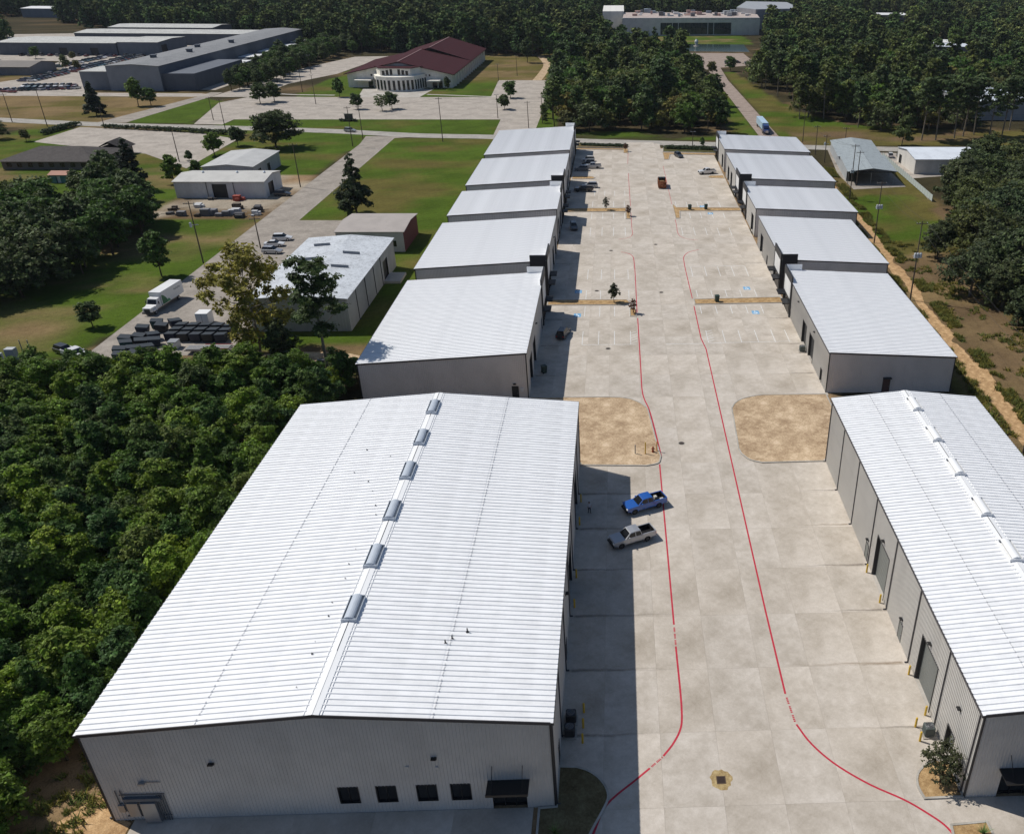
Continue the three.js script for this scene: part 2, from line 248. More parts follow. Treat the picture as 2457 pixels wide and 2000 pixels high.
// ---------------------------------------------------------------- the new concrete: slab by slab
const drive = new THREE.Group(); drive.name = 'concrete_drive'; drive.userData = { kind: 'structure' }; scene.add(drive);
{
  const r = RNG(77), mats = [];
  for (let i = 0; i < 8; i++) { const k = 0.98 + 0.0055 * i; mats.push(mat([0.79 * k, 0.71 * k * (1 - 0.004 * (i % 3)), 0.625 * k * (1 - 0.01 * (i % 3))], 0.85, { map: off(T.concrete, r(), r()), bumpMap: T.bump, bumpScale: 0.004 })); }
  const cache = new Map();
  const slab = (x0, x1, z0, z1) => { // z0 near, z1 far
    const w = x1 - x0 - 0.01, d = z0 - z1 - 0.01, key = w.toFixed(2) + '/' + d.toFixed(2);
    if (!cache.has(key)) { const g = new THREE.BoxGeometry(w, 0.16, d); g.translate(0, -0.08, 0); cache.set(key, uvm(g)); }
    const o = part(drive, 'slab', cache.get(key), mats[(r() * 8) | 0]); o.position.set((x0 + x1) / 2, (r() - 0.5) * 0.004, (z0 + z1) / 2);
  };
  const cols = [-6.05, -1.95, 3.4, 8.75, 14.1, 19.45, 24.8, 30.1];
  for (let i = 0; i < 7; i++) for (let k = -2; k < 7; k++) slab(cols[i], cols[i + 1], -49.8 - 8.2 * k, -58 - 8.2 * k);
  const cols2 = [-15.25, -11.5, -6.05, -1.95, 3.4, 8.75, 14.1, 19.45, 24.8, 30.1, 35.2];
  for (let i = 2; i < 9; i++) { slab(cols2[i], cols2[i + 1], -107.2, -117.8); slab(cols2[i], cols2[i + 1], -117.8, -128.4); }
  for (let i = 0; i < 10; i++) for (let k = 0; k < 24; k++) slab(cols2[i], cols2[i + 1], -128.4 - 8.5 * k, -136.9 - 8.5 * k);
  for (let i = 4; i < 6; i++) slab(cols2[i], cols2[i + 1], -332.4, -344);
  slab(14.1, 16.2, -332.4, -341.5);
  for (let i = 0; i < 5; i++) slab(-42 + i * 6.8, -35.2 + i * 6.8, -40, -50.28);
  slab(28.3, 36, -40, -49.9); slab(36, 44, -40, -49.9);
  // fire lane stripes, parking lines and accessible bays are paint on the slabs
  const PY = 0.006;
  const stripe = (pts, w = 0.2, dashes = []) => part(drive, 'fire_lane_stripe', ribbon(pts, w, PY, PY), m.red);
  const Ls = [[-3.2, -46.4], [-2.7, -47.6], [-1.7, -50.2], [1.0, -52.8], [2.3, -54.0]], Ls2 = [[3.6, -55.3], [4.6, -56.7], [5.4, -58.4], [5.65, -60], [5.65, -69.6]];
  stripe(smooth(Ls, 4)); stripe(smooth(Ls2, 4)); stripe([[5.65, -73], [5.6, -106.9]]);
  stripe(smooth([[5.95, -109], [5.75, -111.8], [4.65, -124], [4.0, -127.5], [3.72, -130.5], [3.7, -140]], 4)); stripe([[3.7, -140], [3.7, -163.5]]); stripe(smooth([[3.65, -166.5], [3.65, -200], [3.4, -203.4], [2.3, -205.8], [0.6, -207]], 4), 0.17); stripe(smooth([[0, -217.5], [2.6, -219], [3.6, -221.5], [3.6, -228], [3.6, -243]], 4), 0.12); stripe([[3.6, -250], [3.5, -292]], 0.12); stripe([[3.5, -306], [3.9, -325]], 0.1);
  stripe(smooth([[28.2, -45.6], [27.5, -47.2], [26.3, -48.5], [24.8, -49.8], [22, -51.6], [19.3, -54], [17.6, -56.4], [16.7, -58.6]], 4)); stripe([[16.3, -62.5], [16.2, -75], [16.2, -108], [16.2, -137]]); stripe([[16.2, -137], [16.2, -147.8], [15.7, -152.8], [15.7, -170]]); stripe(smooth([[15.7, -174.5], [15.65, -199], [15.9, -203], [17.3, -206.5], [20, -208.6]], 4), 0.17); stripe(smooth([[20.5, -216.5], [17.6, -217.8], [16, -220.5], [15.8, -231], [15.8, -236]], 4), 0.12); stripe([[15.8, -252], [15.7, -303]], 0.1);
  // stencilled warning letters in the gaps, too small to read from the air
  const stencil = (a, b, n) => { const q = []; for (let i = 0; i < n; i++) { const t0 = (i + 0.1) / n, t1 = (i + 0.78) / n; if (i % 5 === 4) continue; q.push(ribbon([[a[0] + (b[0] - a[0]) * t0, a[1] + (b[1] - a[1]) * t0], [a[0] + (b[0] - a[0]) * t1, a[1] + (b[1] - a[1]) * t1]], 0.2, PY, PY)); } part(drive, 'stencil_mark', M(q), m.red); };
  stencil([2.45, -54.15], [3.55, -55.2], 11); stencil([5.66, -69.8], [5.65, -72.8], 15); stencil([16.62, -58.9], [16.32, -62.3], 15);
  const line = (x0, z0, x1, z1) => part(drive, 'parking_line', ribbon([[x0, z0], [x1, z1]], 0.13, PY, PY), m.linePaint);
  for (const x of [-7.15, -4.05, -1.0, 2.1]) { line(x, -150.4, x, -156.8); line(x, -164.6, x, -170.2); line(x, -174.4, x, -179.7); line(x, -187, x, -193.8); line(x - 0.3, -220.6, x - 0.3, -228.4); line(x - 0.3, -236.7, x - 0.3, -242.8); line(x - 0.3, -249, x - 0.3, -255.4); line(x, -262, x, -268); }
  for (const x of [16.95, 20.2, 23.35, 26.6, 29.85, 32.6]) { line(x, -150.8, x, -156.8); if (x > 30) continue; line(x, -165.6, x, -170); line(x, -175.4, x, -179.6); line(x, -188.8, x, -195.4); line(x, -221, x, -228); line(x, -237, x, -242.8); line(x, -249, x, -255); }
  line(8.7, -150.3, 16.4, -150.4); line(16.95, -150.6, 33, -151.2); line(-7.15, -150.2, 3.2, -150.3); line(17, -195.6, 30, -196.2);
  for (let k = 0; k < 5; k++) { line(2.3, -151 - k * 1.2, 3.4, -151.8 - k * 1.2); line(17.0, -151.3 - k * 1.2, 18.2, -152.1 - k * 1.2); }
  // accessible bay markings: a blue square with a white figure
  const cv = document.createElement('canvas'); cv.width = cv.height = 128; const x2 = cv.getContext('2d'); x2.fillStyle = '#6fa3c8'; x2.fillRect(0, 0, 128, 128); x2.strokeStyle = '#f2f2ee'; x2.lineWidth = 10; x2.beginPath(); x2.arc(58, 82, 26, -0.9, 3.6); x2.stroke(); x2.beginPath(); x2.moveTo(54, 36); x2.lineTo(58, 68); x2.lineTo(84, 68); x2.lineTo(98, 100); x2.stroke(); x2.fillStyle = '#f2f2ee'; x2.beginPath(); x2.arc(53, 22, 10, 0, 7); x2.fill();
  const ct = new THREE.CanvasTexture(cv); ct.colorSpace = THREE.SRGBColorSpace; const am = new THREE.MeshStandardMaterial({ map: ct, roughness: 0.8 });
  for (const [x, z] of [[-8.6, -165.2], [-8.9, -179], [28.2, -166.2], [28.3, -180.6], [24.6, -249.6], [26.2, -242]]) { const g = new THREE.PlaneGeometry(1.5, 1.9); g.rotateX(-Math.PI / 2); const o = part(drive, 'accessible_marking', g, am); o.position.set(x, PY, z); }
}
{ // rusty run-off stains that the downspouts have left on the concrete
  const W = 256, H = 64, d = new Uint8Array(W * H * 4); for (let y = 0; y < H; y++) for (let x = 0; x < W; x++) { const u = x / W, v = y / H - 0.5, c = (fbm(u * 9, 3, 5, 2) - 0.5) * 0.25, a = Math.max(0, 1 - Math.abs(v - c) * (3.2 + 3 * u)) * (1 - u) * (0.35 + 0.9 * fbm(u * 26, v * 9, 8, 3)) * Math.min(1, u * 30), i = (y * W + x) * 4; d[i] = d[i + 1] = d[i + 2] = Math.min(255, 255 * a * 0.62); d[i + 3] = 255; }
  const at = new THREE.DataTexture(d, W, H); at.magFilter = THREE.LinearFilter; at.needsUpdate = true; const sm = [[0.26, 0.18, 0.10], [0.20, 0.175, 0.15]].map((c) => new THREE.MeshPhysicalMaterial({ color: lin(...c), roughness: 0.95, specularIntensity: 0.1, alphaMap: at, transparent: true }));
  const stain = (x, z, dir, L, w, k) => { const g = new THREE.PlaneGeometry(L, w); g.rotateX(-Math.PI / 2); if (dir < 0) g.rotateY(Math.PI); g.translate(x + dir * L / 2, 0.004, z); part(drive, 'rust_stain', g, sm[k]); };
  [-57.9, -66.4, -74.7, -82.9, -91.3, -99.4].forEach((z, i) => { stain(29.7, z, -1, [7, 13, 8, 10, 7, 6][i], [0.7, 1.1, 0.8, 1, 0.8, 0.7][i], i % 3 === 1 ? 0 : 1); stain(-5.65, z, 1, 9 + (i % 3) * 2, 1.1, 1); }); [-137, -150, -163, -198, -232].forEach((z, i) => { stain(-15, z, 1, 7, 1, i % 2); stain(34.5, z, -1, 8, 1, 1); });
}
// planted islands with raised kerbs
function island(name, pts, earth, closedPts = true) {
  const o = new THREE.Group(); o.name = numbered(name); o.userData = { kind: 'structure' }; scene.add(o);
  part(o, 'kerb', ribbon(pts, 0.2, -0.1, 0.14, closedPts), m.kerb); part(o, 'soil', slabOf(pts, -0.05, 0.09), earth); return o;
}
const arc = (cx, cz, r, a0, a1, n = 8) => Array.from({ length: n + 1 }, (_, i) => { const a = (a0 + (a1 - a0) * i / n) * Math.PI / 180; return [cx + r * Math.cos(a), cz + r * Math.sin(a)]; });
island('bare_earth_island', [[-15, -128.5], [-2, -128.4], ...smooth([[0, -128.2], [1.6, -127.6], [3.4, -125.9], [4.4, -124.1]], 3), [5.6, -111], ...smooth([[5.85, -109], [5.4, -107.2], [3.7, -106.5]], 3), [-5.9, -106.9], [-5.9, -107.4], [-15, -107.4]], m.dryEarth);
island('bare_earth_island', [[34.8, -128.6], [24.2, -128.6], ...smooth([[23, -128.4], [20.3, -127.2], [18.9, -125.6], [18.2, -124]], 3), [17.7, -111], ...smooth([[17.9, -109.6], [18.9, -107.8], [20.6, -106.9]], 3), [30.0, -107.1], [30.0, -107.5], [34.8, -107.5]], m.dryEarth);
island('planting_strip', [[-15.1, -170.9], [1, -170.8], [2.3, -172], [1.6, -173.7], [-15.1, -173.9]], m.mulch);
island('planting_strip', [[16, -170.9], [34.8, -171.5], [34.8, -174.8], [16, -173.8]], m.mulch);
island('planting_strip', [[-15.1, -243.7], [2.2, -244], [2.2, -247.7], [-15.1, -247.3]], m.mulch);
island('planting_strip', [[16, -237], [17.2, -237], [17.6, -244.4], [35.2, -244.6], [35.4, -247.8], [17, -248.2], [16, -252]], m.mulch);
island('planting_strip', [[2.2, -164.4], [3.4, -164.4], [3.4, -168.5], [2.2, -168.5]], m.mulch);
island('planting_strip', [[2.2, -236.5], [3.4, -236.5], [3.4, -243.8], [2.2, -243.8]], m.mulch);
island('planting_strip', [[-15.3, -332.5], [3.9, -331.5], [3.9, -324], [2.2, -324], [2.2, -329.8], [-15.3, -330.5]], m.mulch);
island('verge_bed', [[-15.3, -334.5], [3.8, -333.5], [3.4, -339], [-15.3, -342.5]], mat([0.20, 0.16, 0.08], 0.95, { map: T.dirt }));
island('planting_strip', [[16.6, -313], [18.2, -313], [19.2, -322], [36, -320.6], [36.2, -323.4], [16.6, -325]], m.mulch);
island('verge_bed', [[16.8, -326.5], [36.5, -324.5], [37.5, -335], [17.5, -337.5]], mat([0.11, 0.11, 0.045], 0.95, { map: T.dirt }));
island('planting_strip', [[-14.9, -283.3], [-8, -283.8], [-7.4, -285.4], [-8.4, -286.8], [-14.9, -287.2]], m.mulch);
island('planting_strip', [[35, -284.5], [30.2, -285], [29.6, -286.4], [30.6, -288], [35, -288.4]], m.mulch);
island('corner_bed', [[-6.0, -54.4], ...smooth([[-4.4, -54.3], [-3.4, -53.9], [-2.4, -53.1], [-1.7, -52], [-1.5, -51], [-2.0, -49.6], [-3.0, -47.5], [-3.9, -44.8]], 3), [-7.5, -44.8], [-7.5, -50.1], [-6.0, -50.2]], mat([0.20, 0.17, 0.10], 0.95, { map: T.dirt, bumpMap: T.bump, bumpScale: 0.04 }));
island('corner_bed', [[30.0, -53.6], ...smooth([[28.8, -53.9], [27.6, -53.3], [26.7, -52.4], [26.35, -51.2], [26.55, -49.9]], 3), [30.0, -49.95]], m.mulch);
island('corner_bed', [[28.0, -47.2], [31.2, -47.4], [31.4, -43], [27.4, -43]], m.mulch);
// ---------------------------------------------------------------- metal buildings
class Face { // a wall line from A to B; looking at it from outside, s runs to the right
  constructor(ax, az, bx, bz) { this.A = [ax, az]; this.L = Math.hypot(bx - ax, bz - az); this.u = [(bx - ax) / this.L, (bz - az) / this.L]; this.n = [-this.u[1], this.u[0]]; }
  at(s, d) { return [this.A[0] + this.u[0] * s + this.n[0] * d, this.A[1] + this.u[1] * s + this.n[1] * d]; }
  s(x, z) { return (x - this.A[0]) * this.u[0] + (z - this.A[1]) * this.u[1]; }
  box(s0, s1, y0, y1, d0, d1) { const g = new THREE.BoxGeometry(Math.abs(s1 - s0), y1 - y0, Math.abs(d1 - d0)); g.rotateY(-Math.atan2(this.u[1], this.u[0])); const c = this.at((s0 + s1) / 2, (d0 + d1) / 2); g.translate(c[0], (y0 + y1) / 2, c[1]); return uvm(g); }
  // ribbed sheet wall with openings [s0, s1, y0, y1]
  wall(top, ops = [], sp = 0.3, dep = 0.05, y0 = -0.1) {
    const pts = []; for (let s = 0; s < this.L; s += sp) for (const [f, d] of [[0, 0], [0.66, 0], [0.74, dep], [0.92, dep]]) if (s + f * sp < this.L) pts.push([s + f * sp, d]);
    pts.push([this.L, 0]); for (const o of ops) for (const e of [o[0], o[1]]) { let k = pts.findIndex((p) => p[0] > e); if (k > 0) { const a = pts[k - 1], b = pts[k], t = (e - a[0]) / (b[0] - a[0]); pts.splice(k, 0, [e, a[1] + (b[1] - a[1]) * t]); } }
    const v = [], quad = (a, b, ya, yb0, yb1) => { const p = this.at(...a), q = this.at(...b); v.push(p[0], ya, p[1], q[0], ya, q[1], q[0], yb1, q[1], p[0], ya, p[1], q[0], yb1, q[1], p[0], yb0, p[1]); };
    for (let i = 0; i < pts.length - 1; i++) {
      const a = pts[i], b = pts[i + 1], mid = (a[0] + b[0]) / 2; if (b[0] - a[0] < 1e-5) continue;
      const os = ops.filter((o) => mid > o[0] && mid < o[1]).sort((p, q) => p[2] - q[2]); let y = y0;
      for (const o of os) { if (o[2] > y + 0.01) quad(a, b, y, o[2], o[2]); y = o[3]; }
      quad(a, b, y, top(a[0]), top(b[0]));
    }
    return tri(v);
  }
}
// one roof sheet: from the eave (x0, y0) up to (x1, y1), 'w' metres of z, with a raised seam and an end lap
function roofPanel(x0, y0, x1, y1, w, lap = true) {
  const v = [], sec = [[0, 0], [w - 0.19, 0], [w - 0.135, 0.085], [w - 0.055, 0.085], [w, 0]];
  const flip = x1 < x0 ? -1 : 1;
  const put = (t0, t1, lift) => {
    const xa = x0 + (x1 - x0) * t0, ya = y0 + (y1 - y0) * t0 + lift, xb = x0 + (x1 - x0) * t1, yb = y0 + (y1 - y0) * t1 + lift;
    for (let i = 0; i < 4; i++) { const [za, ha] = sec[i], [zb, hb] = sec[i + 1]; const q = [[xa, ya + ha, -za], [xb, yb + ha, -za], [xb, yb + hb, -zb], [xa, ya + hb, -zb]]; const o = flip > 0 ? [0, 1, 2, 0, 2, 3] : [0, 2, 1, 0, 3, 2]; o.forEach((k) => v.push(...q[k])); }
    if (lift) for (let i = 0; i < 4; i++) { const [za, ha] = sec[i], [zb, hb] = sec[i + 1]; v.push(xa, ya + ha - lift, -za, xa, ya + ha, -za, xa, ya + hb, -zb, xa, ya + ha - lift, -za, xa, ya + hb, -zb, xa, ya + hb - lift, -zb); }
  };
  if (lap) { put(0, 0.53, 0); put(0.52, 1, 0.022); } else put(0, 1, 0);
  return tri(v);
}
function roofSlope(parent, x0, y0, x1, y1, zn, zf, single = false) {
  const n = Math.round((zn - zf) / 0.61), w = (zn - zf) / n, p = parent.position;
  if (single) { const g0 = roofPanel(x0, y0, x1, y1, w, false), gs = []; for (let i = 0; i < n; i++) { const g = g0.clone(); g.translate(0, 0, zn - i * w); gs.push(g); } return wpart(parent, 'roof', M(gs), m.roof); }
  const vars = [0, 1, 2].map((k) => { const g = roofPanel(x0, y0, x1, y1, w); g.translate(-p.x, 0, -p.z + k * 0); const u = g.attributes.uv; for (let i = 0; i < u.count; i++) u.setXY(i, u.getX(i) + k * 3.7, u.getY(i) + k * 5.3); return g; });
  for (let i = 0; i < n; i++) { const o = part(parent, 'roof_panel', vars[(i * 7) % 3], m.roof); o.position.z = zn - i * w; }
}
function rollDoor(parent, f, s0, s1, h, mt, label) {
  const gs = []; const n = Math.round(h / 0.55); for (let i = 0; i < n; i++) gs.push(f.box(s0, s1, h * i / n + 0.015, h * (i + 1) / n - 0.015, -0.42, -0.36)); gs.push(f.box(s0, s1, 0, h, -0.46, -0.41));
  const d = wpart(parent, 'roll_door', M(gs), mt, label);
  wpart(parent, 'door_frame', M(f.box(s0 - 0.12, s0, 0, h + 0.12, -0.46, 0.07), f.box(s1, s1 + 0.12, 0, h + 0.12, -0.46, 0.07), f.box(s0, s1, h, h + 0.12, -0.46, 0.068)), m.charcoal); wpart(parent, 'door_sill', f.box(s0, s1, -0.1, 0.012, -0.46, 0.03), m.walk); return d;
}
function manDoor(parent, f, s, w = 0.95, h = 2.15, mt = m.doorDark) {
  const p = parent.position; wpart(parent, 'door_frame', M(f.box(s - w / 2 - 0.09, s - w / 2, 0, h + 0.09, -0.02, 0.075), f.box(s + w / 2, s + w / 2 + 0.09, 0, h + 0.09, -0.02, 0.075), f.box(s - w / 2, s + w / 2, h, h + 0.09, -0.02, 0.073)), m.charcoal);
  const d = wpart(parent, 'man_door', f.box(s - w / 2, s + w / 2, 0.02, h, -0.03, 0.055), mt); const g = f.box(s + w / 2 - 0.14, s + w / 2 - 0.06, 0.95, 1.1, 0.055, 0.11); g.translate(-p.x, -p.y, -p.z); part(d, 'handle', g, m.steel);
}
function wallLight(parent, f, s, y) { wpart(parent, 'wall_light', M(f.box(s - 0.22, s + 0.22, y, y + 0.26, 0.03, 0.12), f.box(s - 0.22, s + 0.22, y + 0.16, y + 0.28, 0.12, 0.36)), m.black); }
function downspout(parent, f, s, h, mt = m.gutter) { const a = f.at(s, 0.1), b = f.at(s, 0.35); wpart(parent, 'downspout', M(f.box(s - 0.06, s + 0.06, 0.12, h, 0.04, 0.16), f.box(s - 0.06, s + 0.06, 0.0, 0.13, 0.06, 0.42)), mt); }

function bigWarehouse(o) {
  const { x0, x1, z0, z1, he, hr } = o, xm = (x0 + x1) / 2, cz = (z0 + z1) / 2;
  const t = thing('metal_warehouse', o.label, 'warehouse', [xm, 0, cz], 0, 'warehouses');
  const F = new Face(x0, z0, x1, z0), R = new Face(x1, z0, x1, z1), B = new Face(x1, z1, x0, z1), L = new Face(x0, z1, x0, z0);
  const gable = (f) => (s) => he - 0.05 + (hr - he) * (1 - Math.abs(s / f.L - 0.5) * 2), flat = () => he - 0.05;
  wpart(t, 'front_wall', F.wall(gable(F), o.front ?? []), m.wall); wpart(t, 'back_wall', B.wall(gable(B)), m.wall);
  wpart(t, 'side_wall', R.wall(flat, o.right ?? []), m.wall); wpart(t, 'side_wall', L.wall(flat, o.left ?? []), m.wall);
  const ov = 0.25, sl = (hr - he) / (xm - x0);
  roofSlope(t, x0 - ov, he - ov * sl, xm, hr, z0 + 0.12, z1 - 0.12); roofSlope(t, x1 + ov, he - ov * sl, xm, hr, z0 + 0.12, z1 - 0.12);
  for (const [xe, sg] of [[x0, -1], [x1, 1]]) wpart(t, 'gutter', M(box(xe + sg * 0.04, xe + sg * 0.3, he - 0.3, he - 0.045, z1 - 0.12, z0 + 0.12)), m.gutter);
  for (const [zz, d] of [[z0, 1], [z1, -1]]) for (const [xa, xb] of [[x0, xm], [x1, xm]]) wpart(t, 'rake_trim', bar([xa, he - 0.12, zz + d * 0.1], [xb, hr - 0.12, zz + d * 0.1], 0.3, 0.08), m.gutter);
  for (const g of [box(x0 - 0.06, x0 + 0.1, -0.1, he - 0.32, z0 - 0.1, z0 + 0.06), box(x1 - 0.1, x1 + 0.06, -0.1, he - 0.32, z0 - 0.1, z0 + 0.06), box(x1 - 0.1, x1 + 0.06, -0.1, he - 0.32, z1 - 0.06, z1 + 0.1)]) wpart(t, 'corner_trim', g, m.charcoal);
  for (const xe of [x0, x1]) { const xl = xe + (xm - xe) * 0.5, yl = he + (hr - he) * 0.5, fs = [], n = Math.round((z0 - z1 + 0.24) / 0.61), w = (z0 - z1 + 0.24) / n; for (let i = 0; i < n; i++) { const zz = z0 + 0.12 - i * w; fs.push(box(xl - 0.05, xl + 0.05, yl + 0.02, yl + 0.125, zz - w + 0.03, zz - w + 0.17)); if (i % 3 !== 1) fs.push(box(xl - 0.03, xl + 0.03, yl + 0.01, yl + 0.045, zz - 0.32, zz - 0.12)); } const o = wpart(t, 'lap_fasteners', M(fs), m.lapSeal); o.userData.kind = 'stuff'; }
  // ridge cap with turned-down edges
  const cap = []; for (const s of [-1, 1]) { const xa = xm + s * 0.52, ya = hr - 0.52 * sl + 0.1; cap.push(bar([xm, hr + 0.12, z0 + 0.15], [xm, hr + 0.12, z1 - 0.15], 0.05, 0.05)); const v = []; const q = (a, b, c, d) => v.push(...a, ...b, ...c, ...a, ...c, ...d); q([xm, hr + 0.12, z0 + 0.15], [xa, ya, z0 + 0.15], [xa, ya, z1 - 0.15], [xm, hr + 0.12, z1 - 0.15]); q([xa, ya, z0 + 0.15], [xa, ya - 0.09, z0 + 0.15], [xa, ya - 0.09, z1 - 0.15], [xa, ya, z1 - 0.15]); cap.push(tri(v)); cap.push(bar([xm + s * 0.72, hr - 0.72 * sl + 0.05, z0 + 0.1], [xm + s * 0.72, hr - 0.72 * sl + 0.05, z1 - 0.1], 0.06, 0.08)); }
  wpart(t, 'ridge_cap', M(cap), m.roofTrim);
  for (const zv of o.vents) { // ridge ventilators: skirt, curved hood, open throat along both sides
    const hood = []; const n = 8, hw = 0.46, L2 = 1.6; for (let i = 0; i < n; i++) { const a0 = Math.PI * i / n, a1 = Math.PI * (i + 1) / n; const p0 = [xm + Math.cos(a0) * hw, hr + 0.34 + Math.sin(a0) * 0.26], p1 = [xm + Math.cos(a1) * hw, hr + 0.34 + Math.sin(a1) * 0.26]; hood.push(p0[0], p0[1], zv + L2, p0[0], p0[1], zv - L2, p1[0], p1[1], zv - L2, p0[0], p0[1], zv + L2, p1[0], p1[1], zv - L2, p1[0], p1[1], zv + L2); for (const e of [1, -1]) hood.push(xm, hr + 0.3, zv + e * L2, p0[0], p0[1], zv + e * L2, p1[0], p1[1], zv + e * L2); }
    const v = wpart(t, 'ridge_vent', tri(hood), o.ventMat ?? m.galv); const th = box(xm - 0.3, xm + 0.3, hr + 0.05, hr + 0.36, zv - 1.55, zv + 1.55), ends = M(box(xm - 0.66, xm + 0.66, hr + 0.02, hr + 0.4, zv + 1.6, zv + 1.68), box(xm - 0.66, xm + 0.66, hr + 0.02, hr + 0.4, zv - 1.68, zv - 1.6), box(xm - 0.7, xm - 0.66, hr + 0.02, hr + 0.3, zv - 1.68, zv + 1.68), box(xm + 0.66, xm + 0.7, hr + 0.02, hr + 0.3, zv - 1.68, zv + 1.68));
    th.translate(-xm, 0, -cz); ends.translate(-xm, 0, -cz); part(v, 'throat', th, m.black); part(v, 'wind_band', ends, o.ventMat ?? m.galv);
  }
  return { t, F, R, B, L };
}
// ---- left warehouse
const bays = [-107.0, -99.4, -91.3, -82.9, -74.7, -66.4, -57.9, -50.5];
{
  const x0 = -43.76, x1 = -6.05, z0 = -50.33, z1 = -106.85, R = new Face(x1, z0, x1, z1), F = new Face(x0, z0, x1, z0);
  const dr = [[-97.0, -92.6], [-81, -76.6]].map(([a, b]) => [R.s(x1, b), R.s(x1, a), -0.1, 5.6]);
  const wins = [[-24.35, -22.75], [-21.15, -19.55], [-17.75, -16.15], [-14.85, -13.25]].map(([a, b]) => [F.s(a, z0), F.s(b, z0), 1.3, 3.2]), ent = [F.s(-11.45, z0), F.s(-8.5, z0), -0.1, 3.1];
  const b = bigWarehouse({ x0, x1, z0, z1, he: 10.38, hr: 11.94, right: dr, front: [...wins, ent], vents: [-102.5, -94.4, -86.6, -78.5, -70.5, -62.7], label: 'large white-roofed metal warehouse filling the lower left' });
  for (const d of dr) rollDoor(b.t, R, d[0], d[1], d[3], m.doorDark);
  for (const w of wins) { const g = wpart(b.t, 'window', F.box(w[0], w[1], w[2], w[3], -0.16, -0.1), m.glass); wpart(b.t, 'window_frame', M(F.box(w[0] - 0.07, w[1] + 0.07, w[3], w[3] + 0.07, -0.16, 0.06), F.box(w[0] - 0.07, w[1] + 0.07, w[2] - 0.07, w[2], -0.16, 0.06), F.box(w[0] - 0.07, w[0], w[2], w[3], -0.16, 0.058), F.box(w[1], w[1] + 0.07, w[2], w[3], -0.16, 0.058), F.box((w[0] + w[1]) / 2 - 0.03, (w[0] + w[1]) / 2 + 0.03, w[2], w[3], -0.1, -0.05)), m.black); }
  wpart(b.t, 'entrance_glazing', F.box(ent[0], ent[1], 0, 3.1, -0.3, -0.24), m.glass); wpart(b.t, 'entrance_mullion', M([0, 1, 2, 3].map((i) => F.box(ent[0] + (ent[1] - ent[0] - 0.07) * i / 3, ent[0] + (ent[1] - ent[0] - 0.07) * i / 3 + 0.07, 0, 3.1, -0.24, -0.16)), F.box(ent[0], ent[1], 2.2, 2.28, -0.24, -0.17)), m.black);
  const cs = F.s(-11.7, z0), ce = F.s(-8.15, z0); wpart(b.t, 'entrance_canopy', M(F.box(cs, ce, 3.45, 3.62, 0.05, 1.65), F.box(cs, ce, 3.62, 3.72, 1.55, 1.65)), m.black);
  for (const s of [cs + 0.5, ce - 0.5]) { const p = F.at(s, 0.05), q = F.at(s, 1.5); wpart(b.t, 'canopy_rod', bar([p[0], 5.35, p[1]], [q[0], 3.65, q[1]], 0.03, 0.03, 6), m.black); }
  for (const z of bays) downspout(b.t, R, R.s(x1, z), 10.1); for (const z of bays) downspout(b.t, b.L, b.L.s(x0, z), 10.1);
  manDoor(b.t, R, R.s(x1, -68.5)); manDoor(b.t, R, R.s(x1, -55.2)); wallLight(b.t, R, R.s(x1, -70.8), 6.4); wallLight(b.t, F, F.s(-34.05, z0), 6.5); wallLight(b.t, F, F.s(-15.9, z0), 6.4);
  wpart(b.t, 'wall_vent', M(F.box(F.s(-18.4, z0), F.s(-18.1, z0), 5.4, 5.65, 0.03, 0.12), F.box(F.s(-15.9, z0), F.s(-15.65, z0), 5.25, 5.5, 0.03, 0.12)), m.wall);
  // meter and conduit rack on the front wall
  const rk = thing('electrical_rack', 'grey electrical boxes and conduits on the front wall of the left warehouse', 'electrical box', [-40.4, 0, z0 + 0.3]); const ux = (x) => F.s(x, z0);
  wpart(rk, 'cabinet', M(F.box(ux(-41.9), ux(-41.0), 0.9, 2.5, 0.07, 0.45)), m.steel); wpart(rk, 'cabinet', M(F.box(ux(-40.75), ux(-39.5), 0.15, 2.5, 0.07, 0.5)), m.steel); wpart(rk, 'meter_box', M(F.box(ux(-42.75), ux(-42.25), 1.3, 2.1, 0.06, 0.3)), m.steel);
  wpart(rk, 'gutter_box', M(F.box(ux(-42.1), ux(-39.0), 2.62, 2.95, 0.07, 0.36)), mat([0.10, 0.12, 0.14], 0.6)); wpart(rk, 'conduit', M([-42.6, -42.2, -39.4, -39.2, -39.0, -38.8].map((x, i) => { const p = F.at(ux(x), 0.14); return cyl(0.05, 0.05, i < 2 ? 2.6 : 3.1, p[0], i < 2 ? 1.2 : 0, p[1], 6); })), mat([0.12, 0.13, 0.14], 0.5)); wpart(rk, 'frame_rail', M(F.box(ux(-42.4), ux(-38.7), 3.2, 3.27, 0.07, 0.15), F.box(ux(-42.4), ux(-38.7), 0.55, 0.62, 0.07, 0.15)), mat([0.1, 0.11, 0.12], 0.5)); wpart(rk, 'lamp_arm', M(F.box(ux(-40.3), ux(-38.7), 4.62, 4.7, 0.06, 0.12), F.box(ux(-40.4), ux(-39.9), 4.55, 4.75, 0.06, 0.35)), m.steel);
  // scraps, boots and fasteners on the roof
  const rr = RNG(9), pipe = (x, z) => { const sl = (11.94 - 10.38) / 18.855, y = 11.94 - Math.abs(x + 24.9) * sl; single('roof_pipe_boot', M(cyl(0.16, 0.1, 0.12, 0, 0, 0, 8), cyl(0.06, 0.06, 0.34, 0, 0.1, 0, 8)), m.charcoal, 'small dark pipe boot on the left warehouse roof', 'roof vent', [x, y, z], 'pipe boots on the left warehouse roof'); };
  for (const [x, z] of [[-15.9, -58.8], [-14.2, -60.4], [-15.4, -59.4]]) pipe(x, z);
